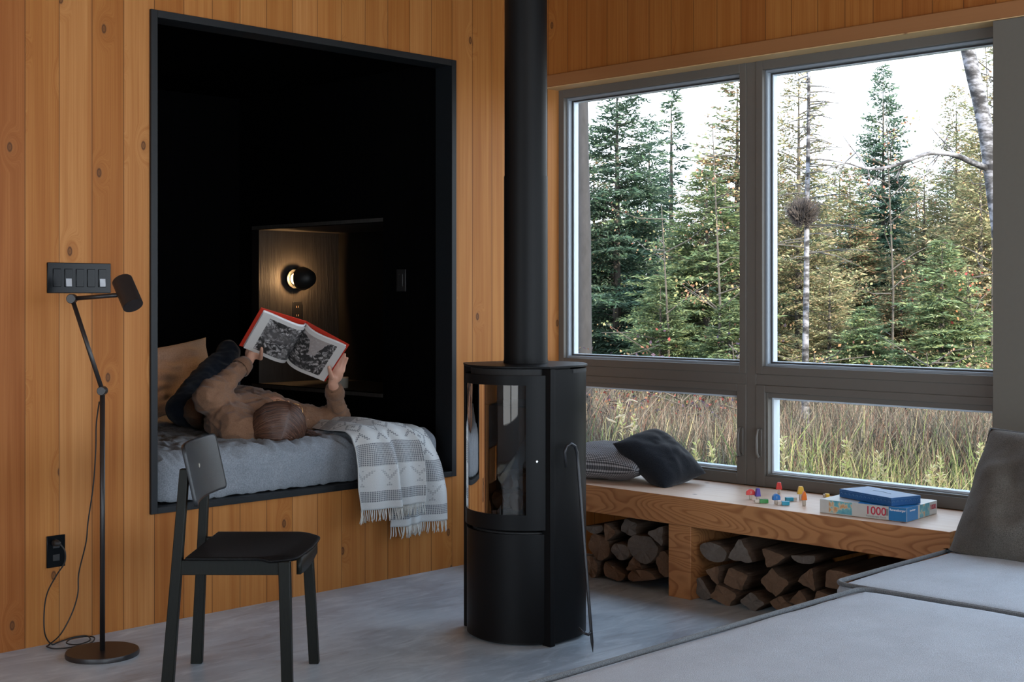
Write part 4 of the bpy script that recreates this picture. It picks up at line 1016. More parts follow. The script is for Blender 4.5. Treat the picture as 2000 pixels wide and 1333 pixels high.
in2 = [p.lerp(sum(base2, Vector())/4, .012) for p in base2]
MB().hexa([p+up*(h2-.001) for p in in2], [p+up*(h2+.001) for p in in2]).build('lid_print', plain('blue lid', (.02, .13, .33), .38, nz=.3, scale=18), gb)
orn = MB()
for (o_, e_, L_, n_) in ((f2, e2n, e2.length, f2n), (r2, s2n, s2.length, e2n)):
    k = int(L_/.022)
    for i in range(k):
        c_ = o_+e_*(L_*(i+.5)/k)+up*.014+n_*.0004; pts = [c_+e_*(.006*math.cos(a))+up*(.007*math.sin(a)) for a in [PI*j/8 for j in range(9)]]
        orn.tube(pts, .0007, 4)
    orn.tube([o_+up*.0275+n_*.0003, o_+e_*L_+up*.0275+n_*.0003], .0005, 4)
orn.build('ornament', plain('pale blue ink', (.13, .24, .36), .5), gb)
text('Game', .028, f2.lerp(r2+s2, .5)+up*(h2+.0012), e2n, s2n, plain('lid light ink', (.35, .48, .60), .4), gb, 'lettering')
bpy.data.objects.remove([o for o in gb.children if o.name.startswith('lettering')][0])
# faint light emblem on the lid
MB().tube([f2.lerp(r2, .35)+s2*.55+up*(h2+.0013), f2.lerp(r2, .5)+s2*.6+up*(h2+.0013), f2.lerp(r2, .72)+s2*.5+up*(h2+.0013)], .0012, 4).build('print_mark', plain('lid light ink', (.35, .48, .60), .4), gb)
# ================================================================ FIREWOOD
t = NT('log end grain'); q = t.obj(); nz = t.noise(q, 14, 4, .6); nz2 = t.noise(q, 90, 3, .7)
c = t.mix(t.math('MULTIPLY_ADD', nz2, .5, t.math('MULTIPLY', nz, .6)), (.075, .043, .026), (.22, .14, .09)); t.bump(nz2, .6, .006); ENDG = t.fin(c, .9, spec=.1)
t = NT('log grey end grain'); q = t.obj(); nz = t.noise(q, 14, 4, .6); nz2 = t.noise(q, 90, 3, .7)
c = t.mix(t.math('MULTIPLY_ADD', nz2, .5, t.math('MULTIPLY', nz, .6)), (.07, .057, .046), (.185, .158, .135)); t.bump(nz2, .6, .006); ENDG2 = t.fin(c, .9, spec=.1)
t = NT('log bark'); mp = t.n('ShaderNodeMapping', {}, Vector=t.pos(), Scale=(3, 30, 30)); nz = t.noise(mp.outputs[0], 2.2, 5, .65)
t.bump(nz, 1, .012); BARK = t.fin(t.mix(nz, (.028, .020, .015), (.13, .085, .058)), .92, spec=.1)
rl = random.Random(5)
def log(cy, cz, rw, rh, shape, ang, bay, desc, x0=None, ln=.36, end=None, skew=0.0):
    x0 = x0 if x0 is not None else 4.875+rl.uniform(0, .035)
    n = 26; mb = MB(); sec = []
    for k in range(n):
        a = 2*PI*k/n
        if shape == 'round': r_ = 1+.06*math.sin(2*a+ang)+.04*math.sin(3*a)
        elif shape == 'wedge':
            ph = (a+ang) % (2*PI/3)-PI/3; r_ = min(1.12, .62/math.cos(ph))
        elif shape == 'half': 
            aa = (a+ang) % (2*PI); r_ = 1 if math.sin(aa) > -.25 else .25/abs(math.sin(aa))
        else: ph = (a+ang) % (PI/2)-PI/4; r_ = min(1.15, .80/math.cos(ph))
        r_ *= 1+.035*math.sin(5*a+cy*40)
        sec.append((r_*rw*math.cos(a), r_*rh*math.sin(a)))
    m_ = 9
    for i in range(m_):
        q_ = i/(m_-1); sc2 = (.95 if i in (0, m_-1) else 1.0)*(1+.03*math.sin(q_*7+cy*30))
        for k, (a, b_) in enumerate(sec):
            w_ = 1+.05*noise.noise(Vector((q_*4, a*25, b_*25+cy*9)))
            xe = x0+ln*q_+(.012*noise.noise(Vector((a*30, b_*30, cz*50))) if i in (0, m_-1) else 0)
            mb.v.append((xe, cy+a*sc2*w_-skew*q_, cz+b_*sc2*w_))
    for i in range(m_-1):
        for k in range(n):
            k2 = (k+1) % n; mb.f.append((i*n+k, i*n+k2, (i+1)*n+k2, (i+1)*n+k))
    mb.v.append((x0+rl.uniform(-.006, .004), cy, cz)); mb.v.append((x0+ln, cy-skew, cz)); c0_, c1_ = len(mb.v)-2, len(mb.v)-1
    for k in range(n):
        k2 = (k+1) % n; mb.f.append((c0_, k2, k)); mb.f.append((c1_, (m_-1)*n+k, (m_-1)*n+k2))
    me = mb.mesh('firewood_log'); o = link('firewood_log', me, [BARK, end or ENDG])
    for p_ in me.polygons:
        if len(p_.vertices) == 3: p_.material_index = 1
        else: p_.use_smooth = True
    tag(o, desc, 'log', 'firewood stacked in the %s bay under the bench' % bay)
def LP(u, v): p = PX(u, v, 4.89); return p.y, p.z
px = 1/425.
def lrow(bay, items):
    for (u, v, wu, hv, shape, ang, desc, *ex) in items:
        cy, cz = LP(u, v); kw = ex[0] if ex else {}
        d_ = (4.89+cy)/S2; k = d_/F
        log(cy, max(cz, hv*k*.90+.001), wu*k*1.19, hv*k*.96, shape, ang, bay, desc, **kw)
G2 = dict(end=ENDG2)
lrow('left', [
 (1152, 1108, 15, 24, 'round', 0, 'tan split log end nearest the stove on the floor of the left bay'),
 (1197, 1116, 27, 21, 'half', 2.6, 'wide tan wedge log second along the floor of the left bay'),
 (1237, 1106, 21, 19, 'wedge', .6, 'small tan three sided log on the second layer of the left bay'),
 (1257, 1130, 31, 18, 'half', .4, 'flat pale tan log lying on the floor at the right of the left bay'),
 (1292, 1103, 17, 28, 'round', 0, 'upright oval tan log pressed against the bench leg in the left bay'),
 (1166, 1070, 24, 28, 'round', .5, 'large brown round log on the middle layer beside the stove'),
 (1212, 1078, 20, 18, 'round', 1, 'dark small round log in the middle of the left bay', G2),
 (1254, 1073, 30, 31, 'round', 1.4, 'largest pale grey round log of the left bay', G2),
 (1288, 1045, 19, 22, 'wedge', 2.0, 'grey wedge log high up beside the bench leg in the left bay', G2),
 (1190, 1040, 14, 20, 'wedge', 1.1, 'pale narrow wedge log near the top of the left bay'),
 (1226, 1032, 20, 20, 'quad', .5, 'grey squarish log at the top centre of the left bay', G2),
 (1157, 1031, 20, 14, 'half', 3.4, 'dark flat log at the top left of the left bay', G2),
])
lrow('right', [
 (1373, 1155, 21, 25, 'half', 2.2, 'dark round backed log on the floor against the bench leg in the right bay', dict(end=ENDG2)),
 (1416, 1166, 28, 21, 'quad', .35, 'tan blocky log second along the floor of the right bay'),
 (1471, 1178, 23, 18, 'quad', .1, 'pale grey square log end on the floor of the right bay', G2),
 (1519, 1182, 22, 16, 'quad', .0, 'reddish brown flat log end on the floor of the right bay'),
 (1563, 1172, 22, 18, 'wedge', .5, 'brown wedge log low beside the sofa corner in the right bay'),
 (1606, 1172, 20, 18, 'quad', .5, 'brown log half hidden by the sofa edge in the right bay'),
 (1397, 1122, 15, 22, 'wedge', 1.9, 'thin upright tan splinter log on the second layer of the right bay'),
 (1434, 1133, 26, 25, 'quad', .5, 'brown four sided log in the second layer of the right bay'),
 (1507, 1140, 29, 27, 'quad', .12, 'large tan square faced log in the second layer of the right bay', dict(ln=.44)),
 (1578, 1134, 20, 25, 'wedge', .2, 'frayed pale wedge log in the second layer near the sofa', dict(ln=.44)),
 (1640, 1134, 30, 24, 'quad', .7, 'brown slanting log in the second layer closest to the sofa corner', dict(ln=.42)),
 (1394, 1079, 28, 20, 'round', .3, 'grey brown oval log top left of the right bay', G2),
 (1449, 1080, 26, 28, 'wedge', 2.6, 'dark grey brown triangular log at the top of the right bay', G2),
 (1508, 1090, 26, 22, 'wedge', 1.3, 'long dark log with a tan pointed end at the top of the right bay', dict(ln=.45)),
 (1566, 1090, 24, 14, 'half', 3.4, 'flat dark log lying at the top right of the right bay', dict(ln=.42, end=ENDG2)),
])
# ================================================================ SOFA
sf = thing('sofa', 'low light grey upholstered sofa with dark piping in the foreground', 'sofa', (3.6, 1.3, 0))
SX = 3.87; SZ = .42
def smod(x0, x1, y0, y1, name, seed):
    def dz(p):
        ex = min(p.x-x0, x1-p.x, .25)/.25; ey = min(p.y-y0, y1-p.y, .25)/.25
        k = max(0, min(1, ex))*max(0, min(1, ey))
        return Vector((0, 0, .022*math.sqrt(k) if p.z > .3 else 0))+Vector((0, 0, .003*nz3(p, 5, seed)))
    m = slab(x0, x1, y0, y1, .30, SZ, .030, 60, 60, 6, dz); o = m.build(name, M['sofa'], sf, smooth=True)
    r = .05; z = SZ+.004
    pts = []
    for cx, cy, a0 in ((x1-r, y1-r, 0), (x0+r, y1-r, 90), (x0+r, y0+r, 180), (x1-r, y0+r, 270)):
        for k in range(7): a = math.radians(a0+15*k); pts.append(Vector((cx+r*math.cos(a), cy+r*math.sin(a), z)))
    pts.append(pts[0].copy())
    MB().tube(pts, .0078, 10, cap=False).build('piping', M['welt'], o, smooth=True)
    return o
smod(2.0, SX-.006, .35, 2.275, 'seat_cushion', 1)
smod(SX+.006, 4.895, .35, 2.385, 'seat_cushion', 2)
MB().box((2.02, .37, .06), (SX-.02, 2.25, .30)).build('sofa_base', M['sofa'], sf, bevel=.01)
MB().box((SX+.02, .37, .06), (4.79, 2.36, .30)).build('sofa_base', M['sofa'], sf, bevel=.01)
MB().box((4.90, .35, .06), (5.06, 2.15, .66)).build('sofa_backrest', M['sofa'], sf, bevel=.03, seg=4)
for x_ in (2.1, 3.8, 4.7):
    for y_ in (.45, 2.15): MB().cone((x_, y_, 0), (x_, y_, .06), .02, .025, 16).build('leg', M['matt_black'], sf)
# big back pillow
bl_ = PX(1832, 1098, 4.60); tl_ = PX(1922, 838, 4.78)
pu = (tl_-bl_); py_ = Vector((-.06, -1, 0)).normalized(); pw_ = .60; ph_ = pu.length*1.0
pn = py_.cross(pu).normalized(); pn = pn if pn.x < 0 else -pn
cen = bl_+pu*.5+py_*(pw_/2)+pn*-.04
me, edge = cushion('back_pillow', cen, py_, pu, pn, pw_, ph_+.03, .24, None, wr=.012, seed=6, pinch=.045)
bp = thing('sofa_pillow', 'large heathered grey pillow standing upright on the sofa at the right edge', 'pillow', cen)
o = link('cover', rest(me, SZ+.016), M['sofa_pillow'], bp, smooth=True)
MB().tube(edge+[edge[0]], .0032, 8, cap=False).build('piping', M['welt'], bp, smooth=True)
# ================================================================ OUTSIDE
def attr_mat(name, rough=.7, trans=.35, spec=.2):
    m = bpy.data.materials.new(name); m.use_nodes = True; t = m.node_tree; t.nodes.clear()
    o = t.nodes.new('ShaderNodeOutputMaterial'); at = t.nodes.new('ShaderNodeAttribute'); at.attribute_name = 'tint'
    d = t.nodes.new('ShaderNodeBsdfDiffuse'); tr = t.nodes.new('ShaderNodeBsdfTranslucent'); mx = t.nodes.new('ShaderNodeMixShader'); mx.inputs[0].default_value = trans
    oi = t.nodes.new('ShaderNodeObjectInfo'); hs = t.nodes.new('ShaderNodeHueSaturation')
    mp = t.nodes.new('ShaderNodeMapRange'); mp.inputs['To Min'].default_value = .8; mp.inputs['To Max'].default_value = 1.2
    t.links.new(oi.outputs['Random'], mp.inputs['Value']); t.links.new(mp.outputs[0], hs.inputs['Value']); t.links.new(at.outputs['Color'], hs.inputs['Color'])
    for s in (d, tr): t.links.new(hs.outputs[0], s.inputs[0])
    t.links.new(d.outputs[0], mx.inputs[1]); t.links.new(tr.outputs[0], mx.inputs[2]); t.links.new(mx.outputs[0], o.inputs[0]); return m
LEAF = attr_mat('needles and leaves'); GRASS = attr_mat('dry meadow grass', trans=.4)
t = NT('grey birch bark'); mp = t.n('ShaderNodeMapping', {}, Vector=t.obj(), Scale=(6, 6, 14)); nz = t.noise(mp.outputs[0], 1.6, 4, .6)
BIRCH = t.fin(t.ramp(nz, [(.40, (.015, .014, .016)), (.50, (.08, .078, .085)), (.60, (.22, .22, .25))]), .85)
t = NT('dark aspen bark'); mp = t.n('ShaderNodeMapping', {}, Vector=t.obj(), Scale=(8, 8, 3)); nz = t.noise(mp.outputs[0], 3, 5, .65)
DARKB = t.fin(t.mix(nz, (.009, .009, .010), (.042, .041, .046)), .9)
t = NT('conifer bark'); nz = t.noise(t.obj(), 20, 3); CB = t.fin(t.mix(nz, (.03, .025, .02), (.11, .095, .08)), .9)
DEADW = plain('dead grey twigs', (.085, .078, .07), .9, nz=.3)
def tri_mesh(name, V, Fc, cols):
    me = bpy.data.meshes.new(name); nv, nf = len(V), len(Fc); k = Fc.shape[1]
    me.vertices.add(nv); me.vertices.foreach_set('co', np.ascontiguousarray(V, dtype=np.float32).ravel())
    me.loops.add(nf*k); me.loops.foreach_set('vertex_index', np.ascontiguousarray(Fc, dtype=np.int32).ravel())
    me.polygons.add(nf); me.polygons.foreach_set('loop_start', np.arange(0, nf*k, k, dtype=np.int32)); me.polygons.foreach_set('loop_total', np.full(nf, k, dtype=np.int32))
    me.update(calc_edges=True)
    a = me.color_attributes.new('tint', 'FLOAT_COLOR', 'POINT'); c4 = np.ones((nv, 4), np.float32); c4[:, :3] = cols; a.data.foreach_set('color', c4.ravel())
    return me
def norm(a): return a/np.maximum(np.linalg.norm(a, axis=-1, keepdims=True), 1e-9)
def conifer(name, h, w, nb, cols, seed, tuft=.055, dens=1.0, low=.04, droop=.25, leaf_w=.22):
    r = np.random.default_rng(seed); P0 = []; D = []; Lb = []; tubes = MB()
    tubes.tube([(0, 0, -.3), (0, 0, h*.4), (0, 0, h*.98)], [.016*h**.9+.01, .011*h**.9+.006, .004], 8)
    C = []; A = []; B = []; S = []; shade = []
    for i in range(nb):
        f_ = low+(1-low)*(i/nb)**.9; z = h*f_; L = w*(1-f_)**.85*(r.uniform(.65, 1.12))+.06; az = r.uniform(0, 2*PI)
        dirv = np.array([math.cos(az), math.sin(az), 0.]); up0 = .12+.5*f_
        m = max(4, int(L/.06)); prev = None; pts = []
        for k in range(m+1):
            q = k/m; zz = z+L*(up0*q-droop*2.0*q*q+droop*.9*q**3); pts.append(np.array([dirv[0]*L*q, dirv[1]*L*q, zz]))
        if L > .35 and i % 2 == 0: tubes.tube([pts[0], pts[m//2], pts[-1]], [.008+.004*L, .006, .002], 4, cap=False)
        side = np.array([-dirv[1], dirv[0], 0.])
        for k in range(1, m+1):
            q = k/m; tw = L*.42*(1-q)+.07
            for s in (-1, 1):
                nt = max(1, int(tw/.024*dens))
                for j in range(nt):
                    qq = (j+r.random())/nt; base = pts[k]+(side*s*tw*qq+dirv*tw*qq*.7)+np.array([0, 0, -.12*tw*qq*qq+r.normal()*.012])
                    d = side*s*.8+dirv*r.uniform(.3, 1.)+np.array([0, 0, r.uniform(-.3, .35)])+r.normal(size=3)*.25
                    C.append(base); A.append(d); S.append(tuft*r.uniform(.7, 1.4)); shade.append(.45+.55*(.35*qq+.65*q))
    # leader tufts
    C = np.array(C); A = norm(np.array(A)); S = np.array(S)[:, None]; n = len(C)
    R = norm(np.cross(A, norm(r.normal(size=(n, 3))*.5+np.array([0, 0, 1.]))))
    V = np.stack([C-A*S*.5, C+R*S*leaf_w, C+A*S*1.1, C-R*S*leaf_w], 1).reshape(-1, 3); Fq = np.arange(4*n).reshape(n, 4)
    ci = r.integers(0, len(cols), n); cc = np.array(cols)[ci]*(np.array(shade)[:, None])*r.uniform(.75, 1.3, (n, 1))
    me = tri_mesh(name, V, Fq, np.repeat(cc, 4, 0)); me.materials.append(LEAF)
    return me, tubes
GZ = -.35
def ground(x, y): return GZ
kinds = {}
DK = [(.07, .115, .085), (.11, .165, .12), (.17, .23, .16)]  # foliage palettes lightened and greyed in place of haze
MD = [(.13, .19, .10), (.20, .27, .14), (.30, .35, .19)]
YL = [(.34, .31, .17), (.46, .41, .23), (.26, .28, .15), (.46, .34, .21), (.20, .22, .12)]
MX = [(.14, .19, .11), (.24, .27, .15), (.33, .29, .16), (.40, .25, .16)]
TH = .052
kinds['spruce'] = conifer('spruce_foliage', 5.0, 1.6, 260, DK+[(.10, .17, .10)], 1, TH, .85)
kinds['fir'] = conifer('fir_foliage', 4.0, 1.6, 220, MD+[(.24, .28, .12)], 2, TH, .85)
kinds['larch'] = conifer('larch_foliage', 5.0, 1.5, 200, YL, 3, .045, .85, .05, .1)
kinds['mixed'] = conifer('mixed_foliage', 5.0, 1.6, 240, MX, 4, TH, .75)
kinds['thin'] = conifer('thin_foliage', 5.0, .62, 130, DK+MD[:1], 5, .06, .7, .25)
tm = {}
def plant(kind, u, d, h, label, group=None, rot=None, wide=1.0):
    me, tb = kinds[kind]
    p = PD(u, 582, d); h0 = 4.0 if kind == 'fir' else 5.0; s = h/h0
    r = thing('larch_tree' if kind == 'larch' else 'conifer_tree', label, 'tree', (p.x, p.y, GZ), group)
    a = rot if rot is not None else (u*1.7+d) % 6.28
    if kind not in tm: m2 = tb.mesh('trunk_'+kind); m2.materials.append(CB); tm[kind] = m2
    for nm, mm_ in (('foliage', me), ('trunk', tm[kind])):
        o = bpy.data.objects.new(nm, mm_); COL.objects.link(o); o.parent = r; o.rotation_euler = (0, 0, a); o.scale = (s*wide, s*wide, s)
    return r
def hfor(v, d): return CH+(HZ-v)*d/F-GZ
plant('spruce', 1205, 15.5, hfor(95, 15.5), 'tall dark green spruce just right of the dark trunk in the left window', wide=.95)
plant('spruce', 1268, 19, hfor(235, 19), 'dark green spruce behind the tall one in the left window', wide=.9)
plant('thin', 1311, 18, hfor(170, 18), 'thin dark spruce with a sparse pointed top in the left window')
plant('fir', 1380, 14, hfor(330, 14), 'bright green fir in the middle of the left window', wide=1.15)
plant('fir', 1290, 13, hfor(540, 13), 'low bright green fir at the bottom of the left window', wide=1.2)
plant('mixed', 1440, 17, hfor(150, 17), 'yellowing conifer behind the central window mullion', wide=1.2)
plant('larch', 1560, 15.0, hfor(120, 15.0), 'golden larch at the left of the right window', wide=.9)
plant('spruce', 1725, 18, hfor(130, 18), 'dark spruce with a high thin tip in the middle of the right window', wide=.72)
plant('mixed', 1660, 16.5, hfor(330, 16.5), 'mixed green and gold conifer between the larch and the dark spruce', wide=1.1)
plant('larch', 1805, 16.5, hfor(330, 16.5), 'yellow green larch right of the dark spruce', wide=1.1)
plant('fir', 1840, 12.5, hfor(470, 12.5), 'bright green fir low in the right half of the right window', wide=1.2)
plant('larch', 1915, 15, hfor(250, 15), 'golden larch behind the leaning birch', wide=1.0)
plant('larch', 1868, 17, hfor(170, 17), 'thin yellow conifer left of the leaning birch', wide=.8)
plant('larch', 1945, 16, hfor(40, 16), 'tall golden conifer at the right edge behind the birch', wide=1.0)
plant('fir', 1690, 13, hfor(600, 13), 'low green fir at the bottom middle of the right window', wide=1.4)
plant('larch', 1620, 13.5, hfor(520, 13.5), 'short golden conifer beside the thin dead trunk', wide=1.4)
plant('mixed', 1760, 14.5, hfor(500, 14.5), 'short brownish green conifer below the dark spruce', wide=1.3)
plant('fir', 1425, 12.6, hfor(590, 12.6), 'small low fir beside the mullion in the left window', wide=1.4)
BG = 'conifers of the forest edge behind the nearer trees'
back = [('mixed', 1120, 22, 330), ('mixed', 1160, 24, 300), ('fir', 1230, 23, 370), ('larch', 1340, 22, 400), ('mixed', 1400, 23, 350), ('spruce', 1470, 22, 330), ('mixed', 1520, 24, 330), ('spruce', 1590, 23, 330), ('mixed', 1640, 25, 320), ('spruce', 1690, 22, 400), ('larch', 1750, 25, 310),
        ('mixed', 1790, 22, 350), ('spruce', 1850, 23, 330), ('mixed', 1900, 22, 340), ('spruce', 1950, 24, 300), ('larch', 2010, 21, 330), ('spruce', 2080, 20, 300), ('mixed', 1330, 17, 560), ('spruce', 1240, 17, 560), ('spruce', 1580, 17.5, 560), ('mixed', 1480, 16, 560), ('spruce', 1700, 16, 580), ('spruce', 1790, 17, 560), ('mixed', 1890, 17, 560), ('spruce', 1160, 17, 560)]
for k, u, d, v in back: plant(k, u, d, hfor(v, d), 'conifer of the forest edge half hidden behind nearer trees', BG, wide=1.15)
# orange and red leaved saplings
def sapling(u, d, h, w, n, cols, label, seed, ls=.05):
    p = PD(u, 582, d); r_ = np.random.default_rng(seed); root = thing('leafy_sapling', label, 'shrub', (p.x, p.y, GZ)); tb = MB()
    tb.tube([(p.x, p.y, GZ-.1), (p.x+.05, p.y, GZ+h*.5), (p.x, p.y+.05, GZ+h)], [.018, .012, .004], 6); ends = []
    for i in range(22):
        z0 = GZ+h*r_.uniform(.15, .95); a = r_.uniform(0, 2*PI); L = w*r_.uniform(.4, 1); e = np.array([p.x+L*math.cos(a), p.y+L*math.sin(a), z0+L*r_.uniform(.1, .7)])
        tb.tube([(p.x, p.y, z0), tuple((np.array([p.x, p.y, z0])+e)/2+r_.normal(size=3)*.03), tuple(e)], [.007, .005, .002], 4, cap=False); ends.append((np.array([p.x, p.y, z0]), e))
    tb.build('branches', CB, root)
    C = np.array([ends[k][0]+(ends[k][1]-ends[k][0])*r_.uniform(.3, 1.05) for k in r_.integers(0, 22, n)])+r_.normal(size=(n, 3))*.06
    A = norm(r_.normal(size=(n, 3))); R = norm(np.cross(A, norm(r_.normal(size=(n, 3))))); S = (ls*.55*r_.uniform(.6, 1.3, n))[:, None]
    V = np.stack([C-A*S*.5, C+R*S*.4, C+A*S*.6, C-R*S*.4], 1).reshape(-1, 3); cc = np.array(cols)[r_.integers(0, len(cols), n)]*r_.uniform(.7, 1.3, (n, 1)); cc = cc*.72+cc.mean(1, keepdims=True)*.25
    me = tri_mesh('leaves', V, np.arange(4*n).reshape(n, 4), np.repeat(cc, 4, 0)); link('leaves', me, LEAF, root)
OR = [(.40, .19, .09), (.42, .26, .12), (.30, .11, .06), (.34, .30, .11), (.18, .22, .08)]
GO = [(.50, .36, .12), (.42, .34, .10), (.28, .28, .09), (.50, .22, .07)]
sapling(1300, 12.8, hfor(400, 12.8), .75, 900, OR+MD, 'orange and green leaved sapling in front of the firs in the left window', 11 , .045)
sapling(1400, 12.6, hfor(240, 12.6), .6, 500, GO+OR, 'tall golden leaved sapling left of the mullion', 12, .055)
sapling(1740, 14, hfor(230, 14), .8, 700, OR+[(.10, .14, .06)], 'rust coloured leafy sapling in front of the dark spruce', 13, .055)
sapling(1900, 12.4, hfor(520, 12.4), .7, 420, [(.50, .04, .03), (.5, .2, .06), (.3, .3, .1)], 'sapling with red and orange leaves below the leaning birch', 14, .055)
sapling(1935, 13, hfor(90, 13), .6, 420, GO, 'golden leaved sapling behind the leaning birch top', 16, .05)
sapling(1190, 10.5, hfor(700, 10.5), .5, 500, [(.30, .05, .04), (.25, .10, .05), (.10, .06, .09), (.35, .20, .08)], 'dark red leaved bush at the left of the lower left window', 15, .05)
sapling(1330, 11.0, hfor(715, 11.0), .5, 380, [(.30, .05, .04), (.10, .07, .12), (.35, .28, .08)], 'low purple and red leaved bush in the lower left window', 17, .05)
sapling(1440, 10.6, hfor(668, 10.6), .4, 380, [(.10, .07, .13), (.25, .08, .05), (.16, .10, .10)], 'purple leaved bush beside the mullion', 18 , .045)
sapling(1820, 11.6, hfor(690, 11.6), .6, 420, OR, 'low orange leaved bush at the edge of the meadow in the right window', 19, .05)
sapling(1600, 11.8, hfor(690, 11.8), .6, 380, OR+GO, 'low rust leaved bush by the foot of the dead trunk', 20, .05)
# trunks
tr = thing('birch_tree', 'dark straight tree trunk at the left edge of the left window', 'tree', PZ(1142, 582+F*1.71/10.4, GZ))
MB().tube([PD(1144, 900, 10.4), PD(1142, 690, 10.4), PD(1141, 450, 10.4), PD(1138, 300, 10.4), PD(1137, 180, 10.4), PD(1136, 30, 10.4)], [.062, .056, .052, .048, .045, .040], 16).build('trunk', DARKB, tr, smooth=True)
tr = thing('leaning_birch', 'leaning pale birch trunk at the right edge of the right window', 'tree', PD(1990, 950, 9.0))
lb_ = [PD(1985, 960, 9.0), PD(1972, 700, 9.0), PD(1958, 500, 9.0), PD(1943, 385, 9.0), PD(1936, 330, 9.0), PD(1926, 260, 9.0), PD(1914, 200, 9.0), PD(1902, 150, 9.0), PD(1890, 95, 9.0), PD(1872, 0, 9.0)]
MB().tube(spline(lb_, 4), [.055-.010*i/36 for i in range(37)], 14).build('trunk', BIRCH, tr, smooth=True)
br = [PD(1930, 330, 9.0), PD(1900, 318, 8.9), PD(1870, 305, 8.8), PD(1838, 299, 8.75), PD(1805, 302, 8.7), PD(1765, 318, 8.65), PD(1725, 328, 8.6), PD(1695, 330, 8.6), PD(1650, 318, 8.6), PD(1600, 310, 8.6)]
bb = MB().tube(spline(br, 4), [.022-.019*i/36 for i in range(37)], 10)
rb = random.Random(8)
for k in range(15):
    i = rb.randrange(2, 9); a = br[i]+Vector((0, 0, 0)); d1 = PD(0, 0, 1)*0
    du = rb.uniform(-60, 30); dv_ = rb.uniform(10, 90)*rb.choice((1, 1, -1)); bu = 1930-(i*36)
    e = a+W(du*.0033, rb.uniform(-.1, .1), -dv_*.0033); mid = a.lerp(e, .5)+W(rb.uniform(-.04, .04), 0, rb.uniform(-.03, .03))
    bb.tube([a, mid, e], [.005, .0035, .0012], 5, cap=False)
bb.build('branch', BIRCH, tr, smooth=True)
tr = thing('dead_spruce', 'thin bare grey spruce trunk with side twigs in the right window', 'tree', PD(1573, 960, 10.5))
tk = [PD(1573, 980, 10.5), PD(1573, 700, 10.5), PD(1575, 560, 10.5), PD(1576, 420, 10.5), PD(1579, 260, 10.5), PD(1580, 100, 10.5), PD(1581, 0, 10.5)]
MB().tube(tk, [.036, .026, .022, .019, .014, .010, .007], 10).build('trunk', BIRCH, tr, smooth=True)
tw = MB()
for k in range(60):
    v = 130+(k/95)*600; a = PD(1577-(v-130)*.006, v, 10.5); an = rb.uniform(0, 2*PI); L = (.18+.55*(v-100)/600)*rb.uniform(.5, 1.2)
    e = a+Vector((math.cos(an)*L, math.sin(an)*L, L*rb.uniform(-.25, .12))); mid = a.lerp(e, .5)+Vector((0, 0, .05*L))
    tw.tube([a, mid, e], [.006, .004, .0012], 4, cap=False)
    for j in range(4):
        q = rb.uniform(.3, .95); b0 = a.lerp(e, q)+Vector((0, 0, .04*L)); s_ = Vector((rb.uniform(-1, 1), rb.uniform(-1, 1), rb.uniform(-.4, .3)))*L*.28; tw.tube([b0, b0+s_], [.0025, .0008], 3, cap=False)
o = tw.build('side_twigs', DEADW, tr)
wb = MB(); wc = PD(1568, 418, 10.45)
for k in range(1500):
    d_ = Vector((rb.gauss(0, 1), rb.gauss(0, 1), rb.gauss(0, .85))).normalized(); rr_ = .125*rb.uniform(.5, 1.15); b0 = wc+d_*rb.uniform(.0, .09)+Vector((0, 0, -.03)); e = wc+Vector((d_.x*rr_*1.1, d_.y*rr_*1.1, d_.z*rr_*.95))+Vector((0, 0, .03))
    wb.tube([b0, b0.lerp(e, .5)+Vector((rb.uniform(-.01, .01), rb.uniform(-.01, .01), 0)), e], [.0028, .0022, .001], 3, cap=False)
wm = wb.build('twig_ball', plain('brown grey broom twigs', (.085, .07, .065), .95, nz=.3))
tag(wm, 'dense round ball of brown twigs caught on the thin bare trunk', 'nest')
# ground and meadow
t = NT('meadow soil'); nz = t.noise(t.pos(), 1.5, 4); gm = t.fin(t.mix(nz, (.05, .06, .025), (.13, .11, .05)), .95)
struct('ground', MB().add([(5.52, -12, GZ), (45, -12, GZ), (45, 45, GZ), (5.52, 45, GZ)], [(0, 1, 2, 3)]), gm)
n = 90000; r = np.random.default_rng(21)
rr_ = r.uniform(.00, .46, n); dd = np.sqrt(r.uniform(7.9**2, 18.5**2, n)); ll = rr_*dd
X = (dd+ll)/S2; Y = (dd-ll)/S2; ok = X > 5.75; X, Y, dd = X[ok], Y[ok], dd[ok]; n = len(X)
near = np.clip((9.8-dd)/1.2, 0, 1)
patch = np.array([noise.noise(Vector((x*.9, y*.9, 3.3))) for x, y in zip(X, Y)])
hh = r.uniform(.55, 1.12, n)*(1+.2*patch)*(1-.5*np.clip((9.6-dd)/1.7, 0, 1)); az = r.uniform(0, 2*PI, n); ben = r.uniform(.05, .55, n)*hh; wd = .0022+.00024*dd*r.uniform(.6, 1.4, n)
D = np.stack([np.cos(az), np.sin(az), np.zeros(n)], 1); T_ = np.stack([-np.sin(az+.6), np.cos(az+.6), np.zeros(n)], 1); B0 = np.stack([X, Y, np.full(n, GZ)], 1); Zv = np.array([0, 0, 1.])
def lv(q, w_): c_ = B0+D*(ben*q*q)[:, None]+Zv*(hh*(q-.12*q*q))[:, None]; return c_-T_*(wd*w_)[:, None], c_+T_*(wd*w_)[:, None]
a0, a1 = lv(0, .8); b0, b1 = lv(.4, 1); c0, c1 = lv(.75, .7); e0, e1 = lv(1.0, .08)
V = np.stack([a0, a1, b0, b1, c0, c1, e0, e1], 1).reshape(-1, 3); o_ = np.arange(n)[:, None]*8
Fq = np.concatenate([o_+np.array([0, 1, 3, 2]), o_+np.array([2, 3, 5, 4]), o_+np.array([4, 5, 7, 6])], 0)
